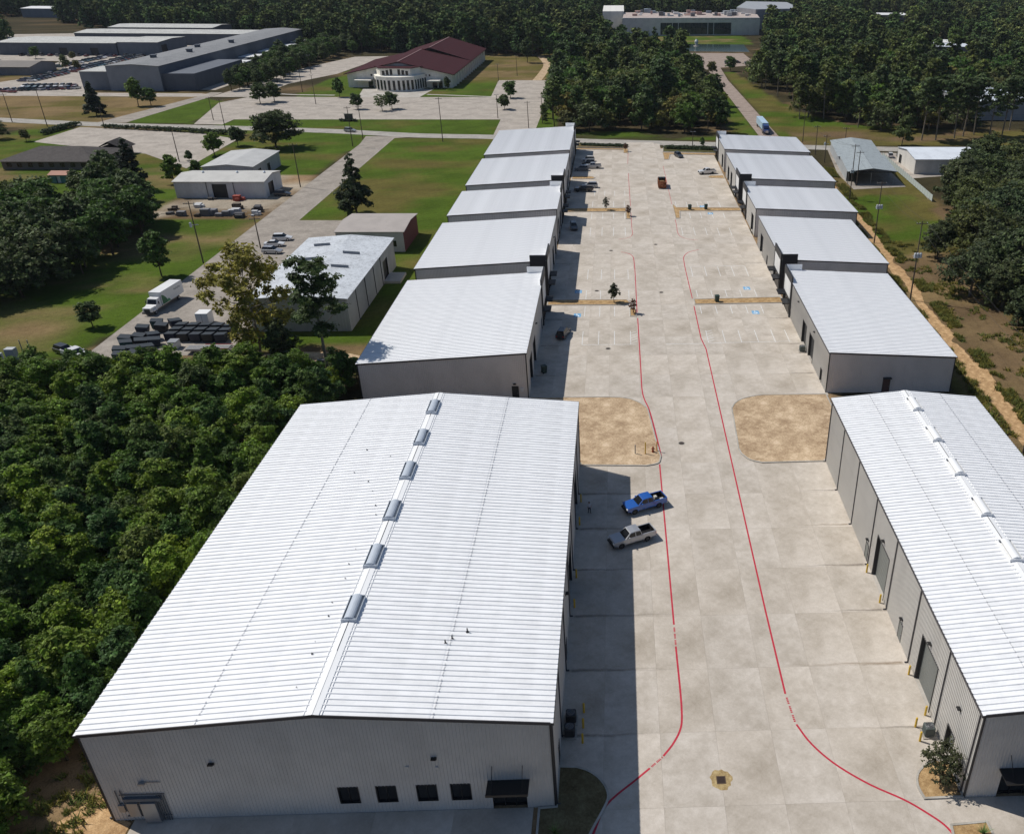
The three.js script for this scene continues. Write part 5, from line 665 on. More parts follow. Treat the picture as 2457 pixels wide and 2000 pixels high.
{ // rank weeds along the soil bank, the bare ground and the edge of the wood
  const r = RNG(88), v = [], c = []; for (let i = 0; i < 26; i++) { const a = r() * 6.283, e = 0.5 + r(), L = 0.35 + 0.4 * r(), w = 0.03 + 0.03 * r(), ox = (r() - 0.5) * 0.5, oz = (r() - 0.5) * 0.5, dx = Math.cos(a), dz = Math.sin(a); v.push(ox - dz * w, 0, oz + dx * w, ox + dz * w, 0, oz - dx * w, ox + dx * Math.cos(e) * L, Math.sin(e) * L, oz + dz * Math.cos(e) * L); const k = 0.7 + 0.6 * r(); for (let q = 0; q < 3; q++) c.push(0.12 * k, 0.14 * k, 0.035 * k); }
  const g = tri(v); g.setAttribute('color', new THREE.BufferAttribute(new Float32Array(c), 3)); const sp = []; const add = (n, x0, x1, z0, z1, lim) => { for (let i = 0; i < n; i++) { const z = z0 + (z1 - z0) * r(), x = x0(z) + (x1(z) - x0(z)) * r(); if (fbm(x / 4, z / 4, 44, 2) > lim) sp.push([x, z, 0.5 + r()]); } };
  const bk = (z) => 61.6 + (z + 88) / -212 * 8.1; add(1500, (z) => bk(z) - 3.2, (z) => bk(z) - 1.2, -92, -300, 0.45); add(3600, (z) => bk(z) + 1.6, (z) => bk(z) + 4.2, -92, -300, 0.42); add(2600, (z) => bk(z) + 3, () => 90, -110, -215, 0.52); add(700, () => -56, () => -44.6, -40, -70, 0.5); add(900, () => -92, () => -46, -138, -146, 0.45); add(900, () => -42, () => -16, -168.4, -175, 0.4);
  const im = new THREE.InstancedMesh(g, new THREE.MeshPhysicalMaterial({ vertexColors: true, roughness: 0.9, specularIntensity: 0.2, side: THREE.DoubleSide }), sp.length); im.name = 'weeds'; im.userData = { kind: 'stuff', label: 'rank weeds along the soil bank and bare ground', category: 'weeds' }; const q = new THREE.Object3D(), col = new THREE.Color(); sp.forEach(([x, z, s], i) => { q.position.set(x, GY, z); q.rotation.y = s * 20; q.scale.set(s * 1.3, s, s * 1.3); q.updateMatrix(); im.setMatrixAt(i, q.matrix); const d = hash2(i, 3, 4); im.setColorAt(i, col.setRGB(0.8 + 0.9 * d, 0.9 + 0.3 * d, 1)); }); shadows(im); scene.add(im);
}
// hedges
function hedge(name, label, pts, w, h, seed) { const r = RNG(seed), L = []; const P = smooth(pts, 6); for (const [x, z] of P) for (let k = 0; k < 2; k++) L.push([x + (r() - 0.5) * w * 0.3 - P[0][0], h * 0.5, z + (r() - 0.5) * w * 0.3 - P[0][1], w * 0.62, h * 0.52, w * 0.62]); const t = thing(name, label, 'hedge', [P[0][0], GY, P[0][1]]); const c = shadows(new THREE.Mesh(leafCloud(r, L, 160 * P.length, 0.32, [0.04, 0.07, 0.02], 0.4), leafMat)); c.name = 'foliage'; t.add(c); part(t, 'stem', M(P.filter((_, i) => i % 3 === 0).map(([x, z]) => cyl(0.05, 0.04, h * 0.6, x - P[0][0], 0, z - P[0][1], 5))), m.bark); }
hedge('clipped_hedge', 'long clipped hedge between the road and the office lot', [[-207, -371.5], [-185, -366.5], [-170, -363]], 2, 1.7, 1); hedge('clipped_hedge', 'right part of the clipped hedge along the office lot', [[-168, -362], [-155, -359], [-147, -357]], 2, 1.7, 2); hedge('clipped_hedge', 'hedge on the left side of the office lot', [[-223, -357], [-222.5, -367], [-221.5, -377]], 2.2, 1.8, 3); hedge('verge_hedge', 'dark hedge in the bed beside the right entrance', [[19, -332.5], [27, -331.5], [35.5, -330.5]], 2.6, 1.2, 4); hedge('verge_hedge', 'rusty dry hedge in the bed beside the left entrance', [[-13, -338.5], [-5, -337], [2.5, -336]], 2, 0.9, 5);
// ---------------------------------------------------------------- vehicles
const paint = (r, g, b, metal = 0) => new THREE.MeshPhysicalMaterial({ color: lin(r, g, b), roughness: 0.38, metalness: metal, clearcoat: 0.9, clearcoatRoughness: 0.08 });
const PA = { blue: paint(0.008, 0.085, 0.36), silver: paint(0.40, 0.41, 0.43, 0.45), white: paint(0.68, 0.68, 0.68), black: paint(0.012, 0.012, 0.014), dark: paint(0.03, 0.034, 0.04), red: paint(0.20, 0.02, 0.025), teal: paint(0.02, 0.07, 0.09), grey: paint(0.16, 0.165, 0.175, 0.2), navy: paint(0.02, 0.04, 0.13) };
const chrome = mat([0.55, 0.56, 0.58], 0.25, { metalness: 0.8 }), lampW = mat([0.7, 0.7, 0.68], 0.2), lampR = mat([0.35, 0.01, 0.01], 0.3), bedDark = mat([0.014, 0.014, 0.015], 0.8);
function sideExtrude(pts, w, bev = 0.04) { const sh = new THREE.Shape(pts.map(([x, y]) => new THREE.Vector2(x, y))); const g = new THREE.ExtrudeGeometry(sh, { depth: w - 2 * bev, bevelEnabled: true, bevelThickness: bev, bevelSize: bev, bevelSegments: 2, curveSegments: 5 }); g.translate(0, 0, -(w - 2 * bev) / 2); return uvm(g); }
function archPts(cx, r, n = 7, y = 0.38) { return Array.from({ length: n + 1 }, (_, i) => { const a = Math.PI - Math.PI * i / n; return [cx + Math.cos(a) * r, y + Math.sin(a) * r]; }); }
function loftCab(pts, w0, w1, y0, y1) { // cabin whose sides lean in from width w0 at y0 to w1 at y1
  const g = sideExtrude(pts, w0, 0.03), p = g.attributes.position; for (let i = 0; i < p.count; i++) { const t = Math.max(0, Math.min(1, (p.getY(i) - y0) / (y1 - y0))); p.setZ(i, p.getZ(i) * (1 - t * (1 - w1 / w0))); } g.computeVertexNormals(); return g;
}
const tyreG = (() => { const g = new THREE.TorusGeometry(0.29, 0.12, 8, 18); g.scale(1, 1, 1.15); return uvm(M(uvm(g), (() => { const c = new THREE.CylinderGeometry(0.32, 0.32, 0.24, 18); c.rotateX(Math.PI / 2); return uvm(c); })())); })();
const rimG = (() => { const c = new THREE.CylinderGeometry(0.22, 0.24, 0.27, 12); c.rotateX(Math.PI / 2); return uvm(c); })();
function wheel(t, x, z, r = 0.4) { const w = new THREE.Group(); w.name = 'wheel'; w.position.set(x, r, z); w.scale.setScalar(r / 0.41); t.add(w); part(w, 'tyre', tyreG, m.rubber); part(w, 'rim', rimG, r > 0.42 && r < 0.44 ? m.charcoal : chrome); }
const sidePane = (pts, z0, z1, y0, y1) => { const v = []; const P = pts.map(([x, y]) => [x, y, z0 + (z1 - z0) * (y - y0) / (y1 - y0)]); for (let i = 1; i < P.length - 1; i++) v.push(...P[0], ...P[i], ...P[i + 1]); return v; };
function pickup(label, pm, pos, turn, group, o = {}) { // front towards +x, 5.9 m long
  const t = thing('pickup_truck', label, 'pickup truck', pos, turn, group);
  part(t, 'body', sideExtrude([[-1.0, 0.55], [1.25, 0.55], ...archPts(1.85, 0.5), [2.45, 0.6], [2.82, 0.68], [2.86, 1.0], [2.76, 1.13], [1.3, 1.22], [-1.0, 1.22]], 1.96, 0.05), pm);
  for (const s of [1, -1]) { const g = sideExtrude([[-2.88, 0.66], [-2.3, 0.6], ...archPts(-1.72, 0.5), [-1.15, 0.55], [-1.03, 0.55], [-1.03, 1.34], [-2.88, 1.34]], 0.14, 0.03); g.translate(0, 0, s * 0.91); part(t, 'bed_side', g, pm); }
  part(t, 'tailgate', rbox(-2.98, -2.86, 0.72, 1.38, -0.88, 0.88, 0.03), pm);
  const cab = part(t, 'cab', loftCab([[1.3, 1.24], [0.52, 1.88], [-0.2, 1.93], [-0.82, 1.9], [-1.02, 1.24]], 1.9, 1.5, 1.24, 1.93), pm);
  const ws = []; for (const [a, b] of [[[1.29, 1.3, 0.8], [0.6, 1.86, 0.66]]]) ws.push(a[0] + 0.03, a[1], -a[2], a[0] + 0.03, a[1], a[2], b[0] + 0.03, b[1], b[2], a[0] + 0.03, a[1], -a[2], b[0] + 0.03, b[1], b[2], b[0] + 0.03, b[1], -b[2]); part(t, 'windscreen', tri(ws), m.glass);
  for (const s of [1, -1]) { part(t, 'side_window', tri(sidePane([[1.02, 1.33], [0.5, 1.83], [-0.08, 1.86], [-0.08, 1.33]], s * 0.955, s * 0.775, 1.24, 1.93)), m.glass); part(t, 'side_window', tri(sidePane([[-0.18, 1.33], [-0.18, 1.86], [-0.78, 1.84], [-0.92, 1.33]], s * 0.955, s * 0.775, 1.24, 1.93)), m.glass); part(t, 'mirror', rbox(0.72, 0.9, 1.3, 1.5, s * 0.96, s * 1.2, 0.04), pm); part(t, 'headlight', rbox(2.84, 2.97, 0.88, 1.08, s * 0.62, s * 0.96, 0.03), lampW); part(t, 'taillight', rbox(-2.98, -2.9, 0.85, 1.22, s * 0.84, s * 0.98, 0.02), lampR); }
  part(t, 'rear_window', tri([-1.04, 1.34, 0.72, -1.04, 1.34, -0.72, -0.88, 1.84, -0.6, -1.04, 1.34, 0.72, -0.88, 1.84, -0.6, -0.88, 1.84, 0.6]), m.glass);
  part(t, 'bed_liner', M(box(-2.85, -1.06, 0.62, 0.72, -0.83, 0.83), box(-2.85, -1.06, 0.72, 1.3, 0.8, 0.835), box(-2.85, -1.06, 0.72, 1.3, -0.835, -0.8), box(-1.1, -1.06, 0.72, 1.25, -0.8, 0.8), box(-2.85, -2.8, 0.72, 1.3, -0.8, 0.8)), bedDark);
  part(t, 'grille', rbox(2.88, 2.98, 0.72, 1.06, -0.6, 0.6, 0.03), m.black); part(t, 'bumper', M(rbox(2.85, 3.02, 0.45, 0.68, -0.96, 0.96, 0.05)), o.bump ?? chrome); part(t, 'rear_bumper', M(rbox(-3.05, -2.9, 0.5, 0.7, -0.95, 0.95, 0.04)), chrome);
  for (const x of [-1.72, 1.85]) for (const z of [-0.86, 0.86]) wheel(t, x, z, 0.43); part(t, 'underbody', box(-2.7, 2.6, 0.4, 0.66, -0.72, 0.72), m.rubber); part(t, 'wheel_well', M(box(1.4, 2.3, 0.5, 0.92, -0.9, 0.9)), m.rubber);
  if (o.load) part(t, 'cargo', M(rbox(-2.0, -1.6, 0.72, 1.15, 0.1, 0.6, 0.05), rbox(-2.7, -2.2, 0.72, 1.0, -0.6, -0.1, 0.05)), mat([0.5, 0.48, 0.42], 0.8));
  return t;
}
function car(label, pm, pos, turn, group, suv = false, name = 'parked_car') { // front towards +x
  const t = thing(name, label, 'car', pos, turn, group), h = suv ? 1.72 : 1.45, bl = suv ? 1.05 : 0.92;
  part(t, 'body', sideExtrude([[-2.28, 0.42], [-1.85, 0.36], ...archPts(-1.35, 0.4, 6, 0.34), [-0.9, 0.3], [0.9, 0.3], ...archPts(1.4, 0.4, 6, 0.34), [1.9, 0.36], [2.3, 0.45], [2.3, 0.7], [1.15, bl], [-2.25, bl + 0.02]], 1.8, 0.06), pm);
  const top = suv ? [[1.05, bl], [0.3, h], [-1.9, h - 0.03], [-2.22, bl]] : [[1.1, bl], [0.35, h], [-0.95, h - 0.02], [-1.85, bl]]; part(t, 'cabin', loftCab(top, 1.66, 1.3, bl, h), m.glass);
  part(t, 'roof', rbox(suv ? -1.86 : -0.92, 0.3, h - 0.01, h + 0.045, -0.64, 0.64, 0.02), pm);
  for (const x of [-1.35, 1.4]) for (const z of [-0.78, 0.78]) wheel(t, x, z, 0.33); for (const s of [1, -1]) { part(t, 'headlight', rbox(2.2, 2.33, 0.58, 0.72, s * 0.5, s * 0.82, 0.02), lampW); part(t, 'taillight', rbox(-2.34, -2.24, 0.7, 0.86, s * 0.5, s * 0.84, 0.02), lampR); } part(t, 'underbody', box(-2.1, 2.1, 0.2, 0.45, -0.7, 0.7), m.rubber); return t;
}
const heading = (fx, fz, rx, rz) => Math.atan2(-(fz - rz), fx - rx);
pickup('bright blue pickup truck half in the warehouse shadow', PA.blue, [3.05, 0, -95.9], heading(0.4, -94.7, 5.9, -97.2), 'pickups beside the left warehouse', { load: true, bump: m.black });
pickup('silver pickup truck with open dark bed beside the blue one', PA.silver, [1.25, 0, -88.5], heading(-1.4, -87.4, 4.1, -89.9), 'pickups beside the left warehouse', { bump: m.black });
car('black car parked in the shadow of the nearest left unit', PA.black, [-10.9, 0, -154.6], 1.35, 'cars by the left units', true);
car('dark car parked alone beside the middle left unit', PA.dark, [-11.9, 0, -227], -1.45, 'cars by the left units', true);
pickup('white pickup at the front of the far left cars', PA.silver, [-8.6, 0, -299.5], Math.PI, 'cars by the far left unit'); car('grey car nosed against the far left unit', PA.grey, [-12.2, 0, -296], Math.PI, 'cars by the far left unit', true); car('dark car behind the white pickup at the far left unit', PA.dark, [-10, 0, -304.6], Math.PI, 'cars by the far left unit', true); car('white car last in the far left line', PA.white, [-10.4, 0, -310.5], Math.PI, 'cars by the far left unit', true);
car('silver car beside the fourth left unit', PA.silver, [-8.6, 0, -272.4], Math.PI, 'cars by the fourth left unit', true); pickup('black pickup beside the fourth left unit', PA.black, [-10.6, 0, -267.5], Math.PI, 'cars by the fourth left unit');
pickup('white pickup parked beside the right row', PA.white, [29.8, 0, -291.2], heading(26.8, -290.4, 33, -292), undefined); car('dark car near the right side of the estate entrance', PA.dark, [22, 0, -317.5], -1.2, undefined, true);
car('white and black car driving on the public road', PA.silver, [-107.4, -0.03, -364.5], -0.18, undefined, true, 'moving_car');
car('white car nearest the white shed lane', PA.white, [-85.3, -0.05, -217.8], 0.1, 'cars beside the long grey shop', true); car('white car in the middle of three by the grey shop', PA.white, [-85.6, -0.05, -212.8], 0.1, 'cars beside the long grey shop'); car('white car with dark windows closest to the grey shop', PA.silver, [-84.2, -0.05, -207.2], -0.1, 'cars beside the long grey shop', true); car('dark pickup shaped car beside the white shed', PA.dark, [-100.2, GY, -262.6], 0.1, undefined, true);
car('white van at the left of the fenced lot', PA.white, [99.5, -0.05, -318], 1.4, 'cars in the fenced lot', true); car('maroon car in the fenced lot', PA.red, [106, -0.05, -317.5], 1.4, 'cars in the fenced lot', true); car('dark car beside the maroon one in the fenced lot', PA.dark, [103, -0.05, -318.5], 1.4, 'cars in the fenced lot', true); car('white car behind the pale blue roof', PA.white, [127, -0.05, -318.8], 1.4, 'cars in the fenced lot', true); car('red-brown car behind the pale blue roof', PA.red, [134, -0.05, -318.2], 1.4, 'cars in the fenced lot', true); car('rightmost white car behind the pale blue roof', PA.white, [140.5, -0.05, -319.5], 1.4, 'cars in the fenced lot', true);
car('white car by the campus gate', PA.white, [73, -0.05, -606], 0.2, 'cars by the campus gate', true); car('dark car by the campus gate', PA.dark, [80, -0.05, -610], 0.2, 'cars by the campus gate', true); car('silver car by the campus gate', PA.silver, [86, -0.05, -604], 0.2, 'cars by the campus gate', true);
{ // crowded factory car park: one car of each colour, then copies
  const r = RNG(15), cols = [['black', PA.black], ['dark teal', PA.teal], ['white', PA.white], ['grey', PA.grey], ['silver', PA.silver], ['dark red', PA.red], ['navy', PA.navy]]; const first = {};
  const put = (x, z, turn) => { const [n, pm] = cols[[0, 0, 1, 1, 2, 3, 3, 4, 5, 6][(r() * 10) | 0]]; const label = n + ' car parked in the crowded factory car park'; if (!first[n]) first[n] = car(label, pm, [x, -0.05, z], turn, 'cars in the factory car park', r() < 0.6); else copy(first[n], label, [x, -0.05, z], turn); };
  for (let i = 0; i < 34; i++) { const z = -506 - i * 3.6; if (r() < 0.9) put(-313.5 + r() * 0.6, z, 0); if (r() < 0.9) put(-319 + r() * 0.6, z, Math.PI); if (z < -566 && r() < 0.85) put(-333 + r(), z, 0); }
  for (let i = 0; i < 11; i++) { put(-276 - i * 2.9, -480 + i * 0.8 + r() * 0.6, 1.35); if (i < 9) put(-281 - i * 2.9, -487.5 + i * 0.4, -1.75); } for (let i = 0; i < 5; i++) put(-300 - i * 4.2, -466 - i * 1.4, 0.15 + (i % 2) * 3.1); for (let i = 0; i < 5; i++) put(-329 - i * 3, -497 - (i % 2) * 5, 0.3); for (let i = 0; i < 14; i++) put(-312 - i * 6, -626.5 - (i % 3) * 1.5, 1.5);
}
{ // white box truck on the lane, facing the camera
  const t = thing('box_truck', 'white box truck with green rear print parked on the lane', 'truck', [-94.2, -0.05, -171.8], heading(-94.9, -166, -93.6, -178)); const wp = mat([0.74, 0.74, 0.73], 0.45, { map: T.soft });
  const cv = document.createElement('canvas'); cv.width = 256; cv.height = 96; const c = cv.getContext('2d'); c.fillStyle = '#e6e6e2'; c.fillRect(0, 0, 256, 96); c.fillStyle = '#2f6b45'; c.beginPath(); c.moveTo(0, 96); c.lineTo(0, 20); c.quadraticCurveTo(40, 30, 66, 96); c.fill(); c.fillStyle = '#4c8a62'; c.beginPath(); c.moveTo(48, 96); c.quadraticCurveTo(70, 50, 92, 96); c.fill(); c.fillStyle = '#5d6a70'; for (let i = 0; i < 6; i++) c.fillRect(150 + i * 13, 26 + (i % 2) * 3, 8, 12); const tx = new THREE.CanvasTexture(cv); tx.colorSpace = THREE.SRGBColorSpace;
  part(t, 'cargo_box', rbox(-6, 1.8, 1.05, 3.75, -1.25, 1.25, 0.05), wp); for (const s of [1, -1]) { const g = new THREE.PlaneGeometry(7.6, 2.5); if (s < 0) g.rotateY(Math.PI); g.translate(-2.1, 2.4, s * 1.257); part(t, 'side_print', g, new THREE.MeshStandardMaterial({ map: tx, roughness: 0.5 })); }
  part(t, 'cab', loftCab([[2.0, 1.0], [4.0, 1.0], [4.05, 1.65], [3.45, 1.75], [3.0, 2.75], [2.0, 2.8]], 2.2, 2.0, 1.0, 2.8), wp); part(t, 'bonnet', rbox(3.4, 5.4, 0.75, 1.68, -0.95, 0.95, 0.15, 2), wp); part(t, 'windscreen', tri([3.52, 1.78, -0.95, 3.52, 1.78, 0.95, 3.1, 2.66, 0.88, 3.52, 1.78, -0.95, 3.1, 2.66, 0.88, 3.1, 2.66, -0.88]), m.glass); part(t, 'grille', rbox(5.36, 5.44, 0.8, 1.45, -0.6, 0.6, 0.02), m.charcoal); part(t, 'bumper', rbox(5.35, 5.6, 0.45, 0.8, -1.1, 1.1, 0.05), m.charcoal);
  for (const s of [1, -1]) { part(t, 'side_window', tri(sidePane([[2.2, 1.75], [3.2, 1.75], [2.95, 2.6], [2.2, 2.6]], s * 1.09, s * 1.0, 1.0, 2.8)), m.glass); part(t, 'headlight', rbox(5.25, 5.42, 1.0, 1.25, s * 0.68, s * 0.92, 0.03), lampW); part(t, 'mirror', rbox(3.1, 3.2, 1.8, 2.4, s * 1.25, s * 1.45, 0.03), m.black); part(t, 'fender', rbox(3.6, 4.9, 0.75, 1.2, s * 0.85, s * 1.15, 0.1), wp); }
  part(t, 'chassis', box(-5.9, 5, 0.6, 1.05, -0.5, 0.5), m.rubber); for (const x of [-4, 4.3]) for (const z of [-1.0, 1.0]) wheel(t, x, z, 0.5);
}
{ // blue tractor with a pale flatbed on the campus drive
  const t = thing('tractor_trailer', 'blue lorry with a long pale blue trailer on the campus drive', 'truck', [60.6, -0.05, -368], -Math.PI / 2), bl = paint(0.02, 0.05, 0.2);
  part(t, 'cab', loftCab([[4, 1], [6.4, 1], [6.5, 2], [6.2, 3.3], [4, 3.5]], 2.4, 2.2, 1, 3.5), bl); part(t, 'bonnet', rbox(6.3, 8.4, 0.9, 1.95, -0.95, 0.95, 0.15), bl); part(t, 'windscreen', tri([6.52, 2.1, -1, 6.52, 2.1, 1, 6.25, 3.1, 0.95, 6.52, 2.1, -1, 6.25, 3.1, 0.95, 6.25, 3.1, -0.95]), m.glass); part(t, 'trailer', rbox(-13, 3.6, 1.3, 3.9, -1.28, 1.28, 0.05), mat([0.42, 0.56, 0.68], 0.5, { map: T.soft })); part(t, 'chassis', box(-12.8, 8, 0.6, 1.3, -0.5, 0.5), m.rubber); part(t, 'grille', rbox(8.36, 8.46, 0.9, 1.8, -0.6, 0.6, 0.02), chrome); for (const x of [-11.6, -10.3, 3.4, 4.7, 7.4]) for (const z of [-1.05, 1.05]) wheel(t, x, z, 0.5);
}
// ---------------------------------------------------------------- waste bins, trailer and yard clutter
{
  const mk = (label, col, x, z, turn) => { const t = thing('waste_skip', label, 'skip', [x, -0.05, z], turn, 'waste skips in the yard'); part(t, 'tub', M(sideExtrude([[-0.9, 0.15], [0.75, 0.15], [1.05, 1.35], [-1.05, 1.65]], 1.9, 0.02)), col); part(t, 'lid', bar([-1.05, 1.68, 0], [1.05, 1.38, 0], 0.06, 1.86), mat([0.028, 0.035, 0.042], 0.5)); part(t, 'fork_pocket', M(box(-0.5, 0.5, 0.7, 0.9, 0.95, 1.06), box(-0.5, 0.5, 0.7, 0.9, -1.06, -0.95)), col); return t; };
  const navy = mat([0.010, 0.018, 0.038], 0.6, { map: T.soft }), teal = mat([0.02, 0.07, 0.065], 0.6, { map: T.soft }), blk = mat([0.010, 0.012, 0.016], 0.6, { map: T.soft });
  const P = [mk('navy waste skip in the front yard pile', navy, -91.5, -157.6, 0.2), mk('teal waste skip at the lane end of the yard', teal, -90.2, -160.6, 0.3), mk('black waste skip in the yard pile', blk, -88.4, -158.6, 0.15)]; const r = RNG(44); let k = 0;
  for (const [x, z] of [[-86.8, -160.8], [-92.3, -152.6], [-90.2, -153.4], [-88, -154.2], [-91.2, -150.4], [-88.8, -151.2], [-86.6, -151.6], [-90.8, -147.4], [-88.6, -147.9], [-86.4, -148.5], [-89.6, -145], [-87.2, -145.6], [-84.9, -146.4]]) { const i = k++ % 3; copy(P[i], ['navy waste skip standing in the yard rows', 'teal waste skip standing in the yard rows', 'black waste skip standing in the yard rows'][i], [x, -0.05, z], r() * 0.9); }
  for (let i = 0; i < 5; i++) for (let j = 0; j < 3; j++) copy(P[(i + j) % 2 ? 2 : 0], (i + j) % 2 ? 'black waste skip in the block behind the hedge row' : 'navy waste skip in the block behind the hedge row', [-84.6 + i * 2.35, -0.05, -158.8 + j * 2.3 + i * 0.15], 1.57 + r() * 0.08);
  const yb = thing('yard_trailer', 'flat trailer loaded with pipes behind the young wood', 'trailer', [-75.4, -0.05, -148.4]); part(yb, 'deck', M(box(-4, 4, 0.7, 0.85, -1.1, 1.1), box(-4, 4, 0.55, 0.7, -0.5, -0.3), box(-4, 4, 0.55, 0.7, 0.3, 0.5)), mat([0.2, 0.18, 0.17], 0.7)); part(yb, 'pipe_load', M([0, 1, 2, 3, 4].map((i) => bar([-3.8, 0.97, -0.8 + i * 0.4], [3.8, 0.97, -0.8 + i * 0.4], 0.12, 0.12, 8))), mat([0.34, 0.34, 0.34], 0.5)); part(yb, 'red_rail', M(box(-1, 4, 1.1, 1.2, -1.1, -1.0), box(-1, 4, 1.1, 1.2, 1, 1.1)), mat([0.3, 0.03, 0.03], 0.5)); for (const x of [-0.8, 0.4]) for (const z of [-1.1, 1.1]) wheel(yb, x, z, 0.38);
  const c1 = thing('storage_crate', 'white storage crate beside the skips', 'crate', [-81.8, -0.05, -162.4]); part(c1, 'shell', M(rbox(-1.2, 1.2, 0.1, 2.5, -1.2, 1.2, 0.05), box(-1.1, 1.1, 0, 0.1, -0.2, 0.2)), m.white); part(c1, 'door_seam', box(-0.03, 0.03, 0.15, 2.4, 1.2, 1.23), m.steel); const c2 = thing('storage_crate', 'small white crate beside the pipe trailer', 'crate', [-82.6, -0.05, -150.6]); part(c2, 'shell', M(rbox(-0.8, 0.8, 0.05, 1.4, -0.8, 0.8, 0.05)), m.white); part(c2, 'lid', rbox(-0.85, 0.85, 1.4, 1.5, -0.85, 0.85, 0.03), m.steel);
  pickup('white pickup behind the wood at the end of the lane', PA.white, [-98.2, GY, -146.6], -0.5, 'vehicles at the end of the lane'); car('black car behind the wood at the end of the lane', PA.black, [-101, GY, -148.2], -0.5, 'vehicles at the end of the lane', true);
  const cols = [mat([0.3, 0.05, 0.03], 0.7), mat([0.16, 0.16, 0.17], 0.7), mat([0.5, 0.5, 0.5], 0.7), mat([0.09, 0.075, 0.06], 0.8), mat([0.05, 0.05, 0.055], 0.7)]; let n = 0;
  const clutter = (x, z, s) => { const i = (r() * 5) | 0, g = []; for (let q = 0; q < 4; q++) { const a = s * (0.3 + 0.7 * r()), px = (r() - 0.5) * s, pz = (r() - 0.5) * s; g.push(rbox(px - a / 2, px + a / 2, 0, a * (0.4 + 0.5 * r()), pz - a * 0.35, pz + a * 0.35, 0.03)); } g.push(bar([-s, 0.2, 0], [s, 0.5, 0.3], 0.1, 0.1)); const nm = ['rusty red', 'grey', 'pale', 'brown', 'black'][i]; return [M(g), cols[i], nm]; };
  for (const [x, z] of [[-125, -247], [-119.5, -250], [-104.5, -239.6], [-119, -258.4], [-111, -257], [-107.4, -248.4], [-116, -240.4], [-109, -240.4], [-121, -241], [-113, -241.6], [-124.6, -242], [-100.6, -241], [-101, -246], [-106, -243]]) { const [g, mt, nm] = clutter(x, z, 1.3 + r() * 1.4); single('yard_clutter', g, mt, nm + ' heap of yard equipment before the white shed', 'equipment', [x, GY, z], 'equipment heaps before the white shed'); }
  for (const [x, z] of [[-62, -144.5], [-57.6, -143.4], [-53.6, -143.2], [-68, -145.8], [-51.8, -140.6]]) { const [g, mt, nm] = clutter(x, z, 0.9 + r() * 0.6); single('rubble_heap', g, nm === 'black' ? cols[2] : mt, 'small heap of scrap on the bare ground by the pine', 'rubble', [x, -0.06, z], 'scrap on the bare ground'); }
  const ut = thing('utility_cabinet', 'pale utility cabinets with posts at the left edge', 'utility cabinet', [-109, GY, -146]); part(ut, 'cabinet', M(rbox(-0.8, 0.8, 0, 2.2, -0.6, 0.6, 0.04)), mat([0.4, 0.42, 0.43], 0.6)); part(ut, 'cabinet', M(rbox(-2.6, -1.2, 0, 1.6, 0.4, 1.6, 0.04)), mat([0.36, 0.4, 0.4], 0.6)); for (const x of [-3, 1.8, 3.2]) part(ut, 'post', cyl(0.09, 0.08, 3.6, x, 0, -0.4, 6), m.steel);
}
{ // rusty roll-off container on the drive
  const t = thing('roll_off_container', 'rusty open container standing on the far drive', 'container', [13.9, 0, -273.6]); const ru = mat([0.9, 0.9, 0.9], 0.85, { map: T.rust });
  part(t, 'shell', M(box(-1.15, 1.15, 0.15, 0.3, -3, 3), box(-1.2, -1.1, 0.3, 2.2, -3, 3), box(1.1, 1.2, 0.3, 2.2, -3, 3), box(-1.1, 1.1, 0.3, 2.2, 2.9, 3), box(-1.1, 1.1, 0.3, 2.2, -3, -2.9)), ru); for (let i = 0; i < 7; i++) for (const s of [-1, 1]) part(t, 'rib', box(s * 1.2, s * 1.28, 0.2, 2.15, -2.8 + i * 0.93, -2.68 + i * 0.93), ru); part(t, 'debris', M(rbox(-0.9, 0.8, 0.4, 1.7, -2.4, 0.2, 0.1), rbox(-0.8, 0.9, 0.4, 1.4, 0.5, 2.4, 0.1)), mat([0.28, 0.17, 0.1], 0.9, { map: T.dirt })); part(t, 'tarpaulin', rbox(-1.15, 1.15, 2.2, 2.4, -2.95, -1.2, 0.05), m.black); for (const z of [-2.6, 2.6]) part(t, 'roller', cyl(0.1, 0.1, 0.15, 0, 0, z, 8), m.steel);
}
function wheelie(label, x, z, turn) { const t = thing('waste_bin', label, 'bin', [x, 0, z], turn, 'waste bins in the planting strips'); const g = mat([0.015, 0.04, 0.03], 0.5); part(t, 'tub', sideExtrude([[-0.35, 0.12], [0.3, 0.12], [0.42, 1.25], [-0.42, 1.3]], 0.85, 0.03), g); part(t, 'lid', rbox(-0.48, 0.46, 1.3, 1.4, -0.46, 0.46, 0.03), g); for (const s of [-1, 1]) part(t, 'bin_wheel', (() => { const c = new THREE.CylinderGeometry(0.14, 0.14, 0.08, 10); c.rotateX(Math.PI / 2); c.translate(-0.32, 0.14, s * 0.4); return uvm(c); })(), m.rubber); t.position.y = 0.09; return t; }
wheelie('dark green waste bin in the near right planting strip', 20.8, -172.4, 0.2); wheelie('left waste bin in the far right planting strip', 20.6, -246, 0.3); wheelie('right waste bin in the far right planting strip', 25.3, -246.4, 0.1);
wheelie('black waste bin beside the roll door of the nearest left unit', -13.4, -138.2, 0.5).position.y = 0;
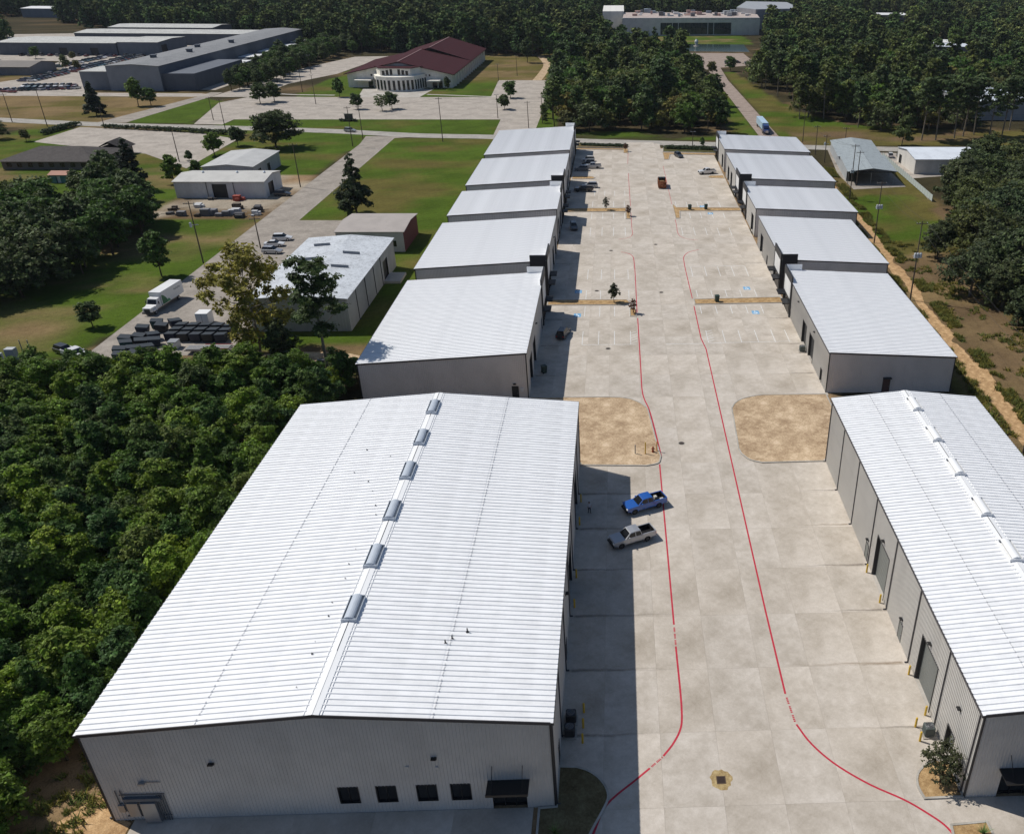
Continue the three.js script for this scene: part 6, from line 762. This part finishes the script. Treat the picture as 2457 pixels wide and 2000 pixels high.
// ---------------------------------------------------------------- bollards, condensers, hydrant group, covers
{
  const bg = cyl(0.11, 0.11, 1.15, 0, 0, 0, 10), dome = (() => { const s = new THREE.SphereGeometry(0.11, 10, 5, 0, 6.3, 0, 1.57); s.translate(0, 1.15, 0); return uvm(s); })(); let first;
  const boll = (x, z, label, group) => { if (!first) { first = thing('yellow_bollard', label, 'bollard', [x, 0, z], 0, group); part(first, 'post', bg, m.yellow); part(first, 'cap', dome, m.yellow); } else { const c = copy(first, label, [x, 0, z]); c.userData.group = group; } };
  const RG = 'bollards before the right warehouse', LG = 'bollards before the left warehouse';
  boll(29.5, -81.4, 'yellow bollard left of the grey roll door of the right warehouse', RG); boll(29.6, -75.9, 'yellow bollard right of the grey roll door of the right warehouse', RG); boll(29.6, -64.7, 'yellow bollard at the far side of the nearer roll door, right warehouse', RG); boll(29.6, -59.3, 'yellow bollard at the near side of the nearer roll door, right warehouse', RG); boll(28.2, -57.9, 'far one of two yellow bollards guarding the condenser', RG); boll(28.1, -56.2, 'near one of two yellow bollards guarding the condenser', RG);
  boll(-5.5, -97.5, 'farthest yellow bollard along the left warehouse', LG); boll(-5.5, -92.2, 'second farthest yellow bollard along the left warehouse', LG); boll(-5.5, -81.5, 'yellow bollard at the far side of the near roll door, left warehouse', LG); boll(-5.5, -76.2, 'yellow bollard at the near side of the near roll door, left warehouse', LG); for (const [i, z] of [[0, -60.8], [1, -58.9], [2, -57.1]]) boll(-3.95, z, ['farthest', 'middle', 'nearest'][i] + ' of three shaded yellow bollards guarding the left condensers', LG);
  const ac = (label, x, z, mt) => { const t = thing('condenser_unit', label, 'air conditioner', [x, 0, z], 0, 'air conditioning condensers'); part(t, 'pad', box(-0.65, 0.65, 0, 0.1, -0.65, 0.65), m.walk); part(t, 'casing', M(rbox(-0.48, 0.48, 0.1, 1.15, -0.48, 0.48, 0.12, 3)), mt); part(t, 'grille', M([0, 1, 2, 3, 4, 5, 6].map((i) => { const g = new THREE.TorusGeometry(0.06 + i * 0.055, 0.012, 4, 16); g.rotateX(Math.PI / 2); g.translate(0, 1.17, 0); return uvm(g); })), m.steel); part(t, 'fan', cyl(0.36, 0.36, 0.02, 0, 1.145, 0, 16), m.black); part(t, 'louvre', M([0, 1, 2, 3, 4, 5, 6, 7].map((i) => box(-0.5, 0.5, 0.2 + i * 0.11, 0.24 + i * 0.11, -0.4, 0.4))), mt); return t; };
  ac('grey-green condenser beside the right warehouse wall', 29.15, -57.0, m.acGreen); ac('farther dark condenser in the shade of the left warehouse', -5.15, -59.8, m.charcoal); ac('nearer dark condenser in the shade of the left warehouse', -5.2, -58.1, m.charcoal); ac('condenser beside the roll door of the nearest right unit', 34.1, -146.4, m.acGreen);
  const hy = thing('fire_hydrant', 'red-orange hydrant with pipework in the left earth island', 'hydrant', [4.75, 0.09, -110.3]), hm = mat([0.30, 0.06, 0.02], 0.5); part(hy, 'barrel', M(cyl(0.16, 0.13, 0.75, 0, 0, 0, 10), cyl(0.17, 0.05, 0.2, 0, 0.75, 0, 10)), hm); part(hy, 'outlet', M(bar([-0.28, 0.55, 0], [0.28, 0.55, 0], 0.07, 0.07, 8)), hm); part(hy, 'flange', cyl(0.22, 0.22, 0.06, 0, 0.1, 0, 10), hm);
  const po = (label, x, z, h, mt) => { const t = thing('marker_post', label, 'post', [x, 0.09, z], 0, 'posts around the hydrant'); part(t, 'post', cyl(0.085, 0.085, h, 0, 0, 0, 8), mt); part(t, 'cap', cyl(0.09, 0.04, 0.06, 0, h, 0, 8), mt); }; const org = mat([0.62, 0.27, 0.04], 0.5); po('tall yellow post left of the hydrant', 3.6, -109.8, 1.9, m.yellow); po('orange post at the kerb by the hydrant', 5.35, -110.6, 1.6, org); po('thin grey stake left of the yellow post', 2.1, -109.9, 1.4, m.steel);
  const ph = thing('pipe_barrier', 'orange pipe group at the end of the left planting strip', 'pipes', [2.9, 0.09, -166.4]); part(ph, 'pipe', M(cyl(0.1, 0.1, 1, 0, 0, 0, 8), cyl(0.1, 0.1, 0.8, 0.4, 0, 0.6, 8)), mat([0.4, 0.12, 0.04], 0.6)); part(ph, 'elbow', bar([0, 0.9, 0], [0.4, 0.7, 0.6], 0.09, 0.09, 8), mat([0.4, 0.12, 0.04], 0.6));
  const dr = thing('storm_drain', 'square iron drain in a sandy ring on the near drive', 'drain', [8.7, 0, -52.5]); const rg = RNG(3); part(dr, 'sand_ring', (() => { const pts = Array.from({ length: 22 }, (_, i) => { const a = i / 22 * 6.283, q = 0.85 + 0.3 * rg(); return [Math.cos(a) * q, Math.sin(a) * q * 1.1]; }); return sheet(pts, 0.006); })(), mat([0.52, 0.40, 0.22], 0.95, { map: off(T.dirt, 0.4, 0.4, 0.5) })); part(dr, 'frame', M(box(-0.42, 0.42, 0.0, 0.02, -0.42, -0.34), box(-0.42, 0.42, 0, 0.02, 0.34, 0.42), box(-0.42, -0.34, 0, 0.02, -0.34, 0.34), box(0.34, 0.42, 0, 0.02, -0.34, 0.34)), mat([0.10, 0.07, 0.05], 0.8)); part(dr, 'grate', M([0, 1, 2, 3, 4].map((i) => box(-0.34, 0.34, 0.004, 0.016, -0.3 + i * 0.14, -0.24 + i * 0.14)), box(-0.34, 0.34, 0.0, 0.008, -0.34, 0.34)), mat([0.05, 0.035, 0.03], 0.8));
  for (const [i, x, z] of [[0, 9.2, -112.9], [1, 9.2, -178.3], [2, 9.4, -213], [3, -2.2, -148.4], [4, -1.9, -208.1], [5, -4.9, -179.5]]) { const t = thing('manhole_cover', ['dark manhole cover between the earth islands', 'manhole cover in the middle of the drive by the second units', 'manhole cover in the drive at the cross lane', 'manhole cover in the nearest left parking bay', 'manhole cover at the left cross lane', 'manhole cover among the second left parking bays'][i], 'manhole cover', [x, 0, z], 0, 'manhole covers in the drive'); part(t, 'rim', cyl(0.55, 0.55, 0.012, 0, 0, 0, 18), m.walk); part(t, 'lid', cyl(0.42, 0.42, 0.02, 0, 0, 0, 16), mat([0.06, 0.05, 0.045], 0.8)); }
  // spiky yuccas in the corner beds
  const yucca = (label, x, z, s, seed) => { const r = RNG(seed), v = []; for (let i = 0; i < 46; i++) { const a = r() * 6.283, e = 0.35 + r() * 1.1, L = s * (0.7 + 0.5 * r()), w = 0.035 * s, dx = Math.cos(a), dz = Math.sin(a), c = Math.cos(e), q = Math.sin(e); v.push(-dz * w, 0.1, dx * w, dz * w, 0.1, -dx * w, dx * c * L, q * L + 0.1, dz * c * L); } const t = thing('yucca', label, 'plant', [x, 0.09, z]); part(t, 'leaves', tri(v), new THREE.MeshStandardMaterial({ color: lin(0.11, 0.19, 0.04), roughness: 0.6, side: THREE.DoubleSide })); part(t, 'stem', cyl(0.09, 0.06, 0.3, 0, 0, 0, 6), m.bark); };
  yucca('spiky yucca in the shaded bed of the left warehouse', -6.0, -47.6, 1.0, 1); yucca('spiky yucca in the bed at the lower right corner', 30.4, -46.2, 1.0, 2);
}
{ const t = thing('monument_sign', 'low dark monument sign among shrubs on the church verge', 'sign', [-114.5, GY, -389.5]); part(t, 'plinth', rbox(-2.2, 2.2, 0, 0.8, -0.6, 0.6, 0.05), mat([0.20, 0.16, 0.13], 0.8, { map: T.grain })); part(t, 'panel', rbox(-1.7, 1.7, 0.8, 2.9, -0.35, 0.35, 0.05), mat([0.13, 0.10, 0.085], 0.7)); part(t, 'capstone', rbox(-1.9, 1.9, 2.9, 3.1, -0.45, 0.45, 0.04), m.walk); const r = RNG(6), L = []; for (let i = 0; i < 9; i++) L.push([-3.2 + i * 0.8, 0.5, 1.2 + (r() - 0.5) * 0.6, 0.7, 0.6, 0.6]); const c = shadows(new THREE.Mesh(leafCloud(r, L, 700, 0.3, [0.035, 0.06, 0.022], 0.4), leafMat)); c.name = 'shrubs'; t.add(c); }
// ---------------------------------------------------------------- utility poles and wires
function pole(label, x, z, h, o = {}) {
  const t = thing('utility_pole', label, 'utility pole', [x, GY, z], o.turn ?? 0, o.group ?? 'utility poles'); part(t, 'pole', cyl(0.17, 0.1, h, 0, -0.1, 0, 9), m.pole);
  if (o.light) { part(t, 'lamp_arm', box(-0.7, 0.7, h - 0.15, h - 0.05, -0.05, 0.05), m.steel); part(t, 'lamp_head', M(rbox(-1, -0.5, h - 0.1, h + 0.08, -0.18, 0.18, 0.04), rbox(0.5, 1, h - 0.1, h + 0.08, -0.18, 0.18, 0.04)), m.steel); return t; }
  part(t, 'crossarm', M(box(-1.2, 1.2, h - 0.7, h - 0.56, -0.08, 0.08)), m.pole); for (const s of [-1.1, -0.5, 1.1]) part(t, 'insulator', M(cyl(0.05, 0.05, 0.22, s, h - 0.56, 0, 7), cyl(0.08, 0.04, 0.08, s, h - 0.42, 0, 7)), mat([0.4, 0.42, 0.42], 0.4));
  if (o.cans) { for (let i = 0; i < o.cans; i++) { const a = -0.6 + i * 0.6, y = o.canY ?? h * 0.62; const c = part(t, 'transformer', M(cyl(0.26, 0.26, 0.95, a, y, 0.42, 12), cyl(0.26, 0.2, 0.1, a, y + 0.95, 0.42, 12)), mat([0.52, 0.55, 0.57], 0.45)); part(c, 'bushing', cyl(0.05, 0.04, 0.25, a, y + 1.05, 0.42, 7), mat([0.3, 0.2, 0.14], 0.4)); } part(t, 'bracket', box(-0.95, 0.95, (o.canY ?? h * 0.62) + 0.3, (o.canY ?? h * 0.62) + 0.45, 0, 0.2), m.steel); }
  return t;
}
const RP = [[60, -108, 15], [62.7, -172.8, 17.4], [65.8, -213.8, 15.9], [70, -257.8, 16.3], [73.4, -309.2, 9.6], [72.6, -345.5, 12]];
RP.forEach(([x, z, h], i) => pole(['utility pole cut by the right edge beside the right warehouse', 'tall utility pole with three pale transformers behind the nearest right unit', 'utility pole with transformers behind the second right unit', 'utility pole beside the carport', 'utility pole near the farthest right unit', 'utility pole by the road behind the farthest right unit'][i], x, z, h, { cans: [0, 3, 3, 2, 1, 0][i], canY: [9, 9.6, 9, 8, 6, 6][i], turn: 0.08 }));
pole('pole with a stub top before the carport', 76.4, -275, 11); pole('thin pole behind the carport on the road verge', 86.2, -333, 8); pole('pole at the roadside left of the carport', 72.7, -322, 10.5);
const LP = [['pole with a pale transformer on the lawn by the lane', -97.6, -199.7, 14.7, 1], ['short pole beside the white cars', -88.4, -211, 8, 0], ['pole beside the white shed on the lane', -98.4, -273.4, 13.3, 0], ['nearer of two poles at the lane mouth', -98.9, -336, 14.3, 0], ['farther of two poles at the lane mouth', -98.4, -349, 12.7, 0], ['tall pole on the lawn before the church lot', -67.1, -345, 16.3, 0], ['pole at the hedge end of the office lot', -158, -368, 12, 0], ['pole across the road from the hedge', -172, -391, 9.5, 0], ['leftmost pole along the road', -251, -384, 11.6, 0], ['second pole from the left along the road', -231.5, -374.5, 14.5, 0], ['left pole beside the far left unit', -36.8, -374, 10.8, 0], ['right pole beside the far left unit', -31.8, -384.4, 11, 0], ['pole behind the low brown building', -150.6, -309, 11.7, 0], ['thin pole by the hedge in the brown verge', -208.7, -374, 8, 0]];
for (const [l, x, z, h, c] of LP) pole(l, x, z, h, { cans: c, canY: h * 0.6, turn: 0.2 });
for (const [l, x, z, h] of [['light mast in the left part of the church lot', -141.7, -433.4, 13], ['light mast at the right end of the church lot', -52.2, -397, 9.9], ['light mast beside the church walk', -160, -472, 10], ['light mast behind the church lot corner', -66, -516, 9], ['light mast on the far side lot of the church', -178, -545, 10], ['light mast in the meadow right of the church', -58, -540, 11]]) pole(l, x, z, h, { light: true, group: 'light masts' });
pole('thin lamp post in the verge bed by the right entrance', 28.3, -333.2, 6, { light: true, group: 'light masts' }).position.y = 0.05;
{ // wires of the right-hand line and the roadside line
  const wire = (a, b, sag, label, group) => { const pts = []; for (let i = 0; i <= 10; i++) { const t = i / 10; pts.push(V3((b[0] - a[0]) * t, (b[1] - a[1]) * t - sag * 4 * t * (1 - t), (b[2] - a[2]) * t)); } single('overhead_wire', uvm(new THREE.TubeGeometry(new THREE.CatmullRomCurve3(pts), 12, 0.022, 4)), m.wire, label, 'wire', a, group); };
  for (let i = 0; i < RP.length - 1; i++) for (const s of [-1.1, 1.1]) wire([RP[i][0] + s, RP[i][2] - 0.4, RP[i][1]], [RP[i + 1][0] + s, RP[i + 1][2] - 0.4, RP[i + 1][1]], 0.9, 'thin power wire strung between the poles behind the right row', 'wires behind the right row');
  const road = [[-231.5, 14.2, -374.5], [-158, 11.7, -368], [-98.4, 12.4, -349], [-67.1, 15.9, -345], [-31.8, 10.7, -384.4]]; for (let i = 0; i < 4; i++) wire(road[i], road[i + 1], 1, 'thin wire strung along the public road on the left', 'roadside wires'); wire([-31.8, 10.7, -384.4], [72.6, 11.6, -345.5], 2, 'long thin wire crossing before the dark wood', 'roadside wires'); wire([72.6, 11.6, -345.5], [160, 12, -338], 1.5, 'thin wire along the road on the right', 'roadside wires');
}
// ---------------------------------------------------------------- the person in the warehouse shadow
{
  const J = { hip: [0, 0.93, 0], chest: [0, 1.3, 0], neck: [0, 1.47, 0.01], head: [0, 1.64, 0.02], sl: [0.19, 1.4, 0], sr: [-0.19, 1.4, 0], el: [0.27, 1.12, -0.04], er: [-0.27, 1.12, 0.06], hl: [0.28, 0.88, 0.06], hr: [-0.27, 0.9, 0.16], kl: [0.1, 0.5, 0.08], kr: [-0.1, 0.5, -0.02], al: [0.1, 0.09, 0.1], ar: [-0.1, 0.1, -0.14], tl: [0.11, 0.05, 0.24], tr: [-0.11, 0.05, 0.0], hpl: [0.09, 0.9, 0], hpr: [-0.09, 0.9, 0] };
  const B = [['hip', 'chest', 0.14, 0.155], ['chest', 'neck', 0.13, 0.06], ['neck', 'head', 0.055, 0.1], ['head', 'head', 0.105, 0.105], ['sl', 'sr', 0.075, 0.075], ['sl', 'el', 0.06, 0.045], ['el', 'hl', 0.042, 0.03], ['sr', 'er', 0.06, 0.045], ['er', 'hr', 0.042, 0.03], ['hl', 'hl', 0.045, 0.045], ['hr', 'hr', 0.045, 0.045], ['hpl', 'kl', 0.1, 0.065], ['kl', 'al', 0.06, 0.042], ['hpr', 'kr', 0.1, 0.065], ['kr', 'ar', 0.06, 0.042], ['al', 'tl', 0.05, 0.04], ['ar', 'tr', 0.05, 0.04]];
  const N = 84, mc = new MarchingCubes(N, new THREE.MeshStandardMaterial(), false, false, 60000), S = 0.95; mc.isolation = 0;
  const p = V3(), a = V3(), b = V3(), ab = V3();
  for (let k = 0; k < N; k++) for (let j = 0; j < N; j++) for (let i = 0; i < N; i++) { p.set((i / N * 2 - 1) * S, (j / N * 2 - 1) * S + 0.88, (k / N * 2 - 1) * S); let d = 1; for (const [u, w, r0, r1] of B) { a.set(...J[u]); b.set(...J[w]); ab.subVectors(b, a); const L = ab.lengthSq(), t = L ? Math.max(0, Math.min(1, p.clone().sub(a).dot(ab) / L)) : 0; const e = p.distanceTo(a.addScaledVector(ab, t)) - (r0 + (r1 - r0) * t); const h = Math.max(0.035 - Math.abs(d - e), 0) / 0.035; d = Math.min(d, e) - h * h * 0.035 * 0.25; } mc.field[i + j * N + k * N * N] = -d; }
  mc.update(); const n = mc.count, pos = new Float32Array(n * 3), col = new Float32Array(n * 3);
  for (let i = 0; i < n; i++) { const x = mc.positionArray[i * 3] * S, y = mc.positionArray[i * 3 + 1] * S + 0.88, z = mc.positionArray[i * 3 + 2] * S; pos.set([x, y, z], i * 3); const c = y < 0.1 ? [0.02, 0.018, 0.016] : y < 0.93 && Math.abs(x) < 0.24 ? [0.02, 0.023, 0.035] : y > 1.68 || (y > 1.56 && z < -0.02) ? [0.02, 0.014, 0.01] : y > 1.47 || (Math.abs(x) > 0.22 && y < 1.13) ? [0.33, 0.19, 0.13] : [0.5, 0.5, 0.52]; col.set(c, i * 3); }
  const g = new THREE.BufferGeometry(); g.setAttribute('position', new THREE.BufferAttribute(pos, 3)); g.setAttribute('color', new THREE.BufferAttribute(col, 3)); g.computeVertexNormals();
  const t = thing('person', 'person in pale shirt and dark trousers walking in the warehouse shadow', 'person', [-4.3, 0.004, -94.9], 0.5); part(t, 'body', g, new THREE.MeshStandardMaterial({ vertexColors: true, roughness: 0.85 })); part(t, 'hair', (() => { const s = new THREE.SphereGeometry(0.112, 12, 8, 0, 6.3, 0, 1.5); s.translate(0, 1.65, 0.0); return uvm(s); })(), mat([0.02, 0.014, 0.01], 0.8));
}
// ---------------------------------------------------------------- haze over the far forest
scene.fog = new THREE.FogExp2(new THREE.Color(0.8, 0.88, 1.0), 0.00004);
renderer.render(scene, camera);
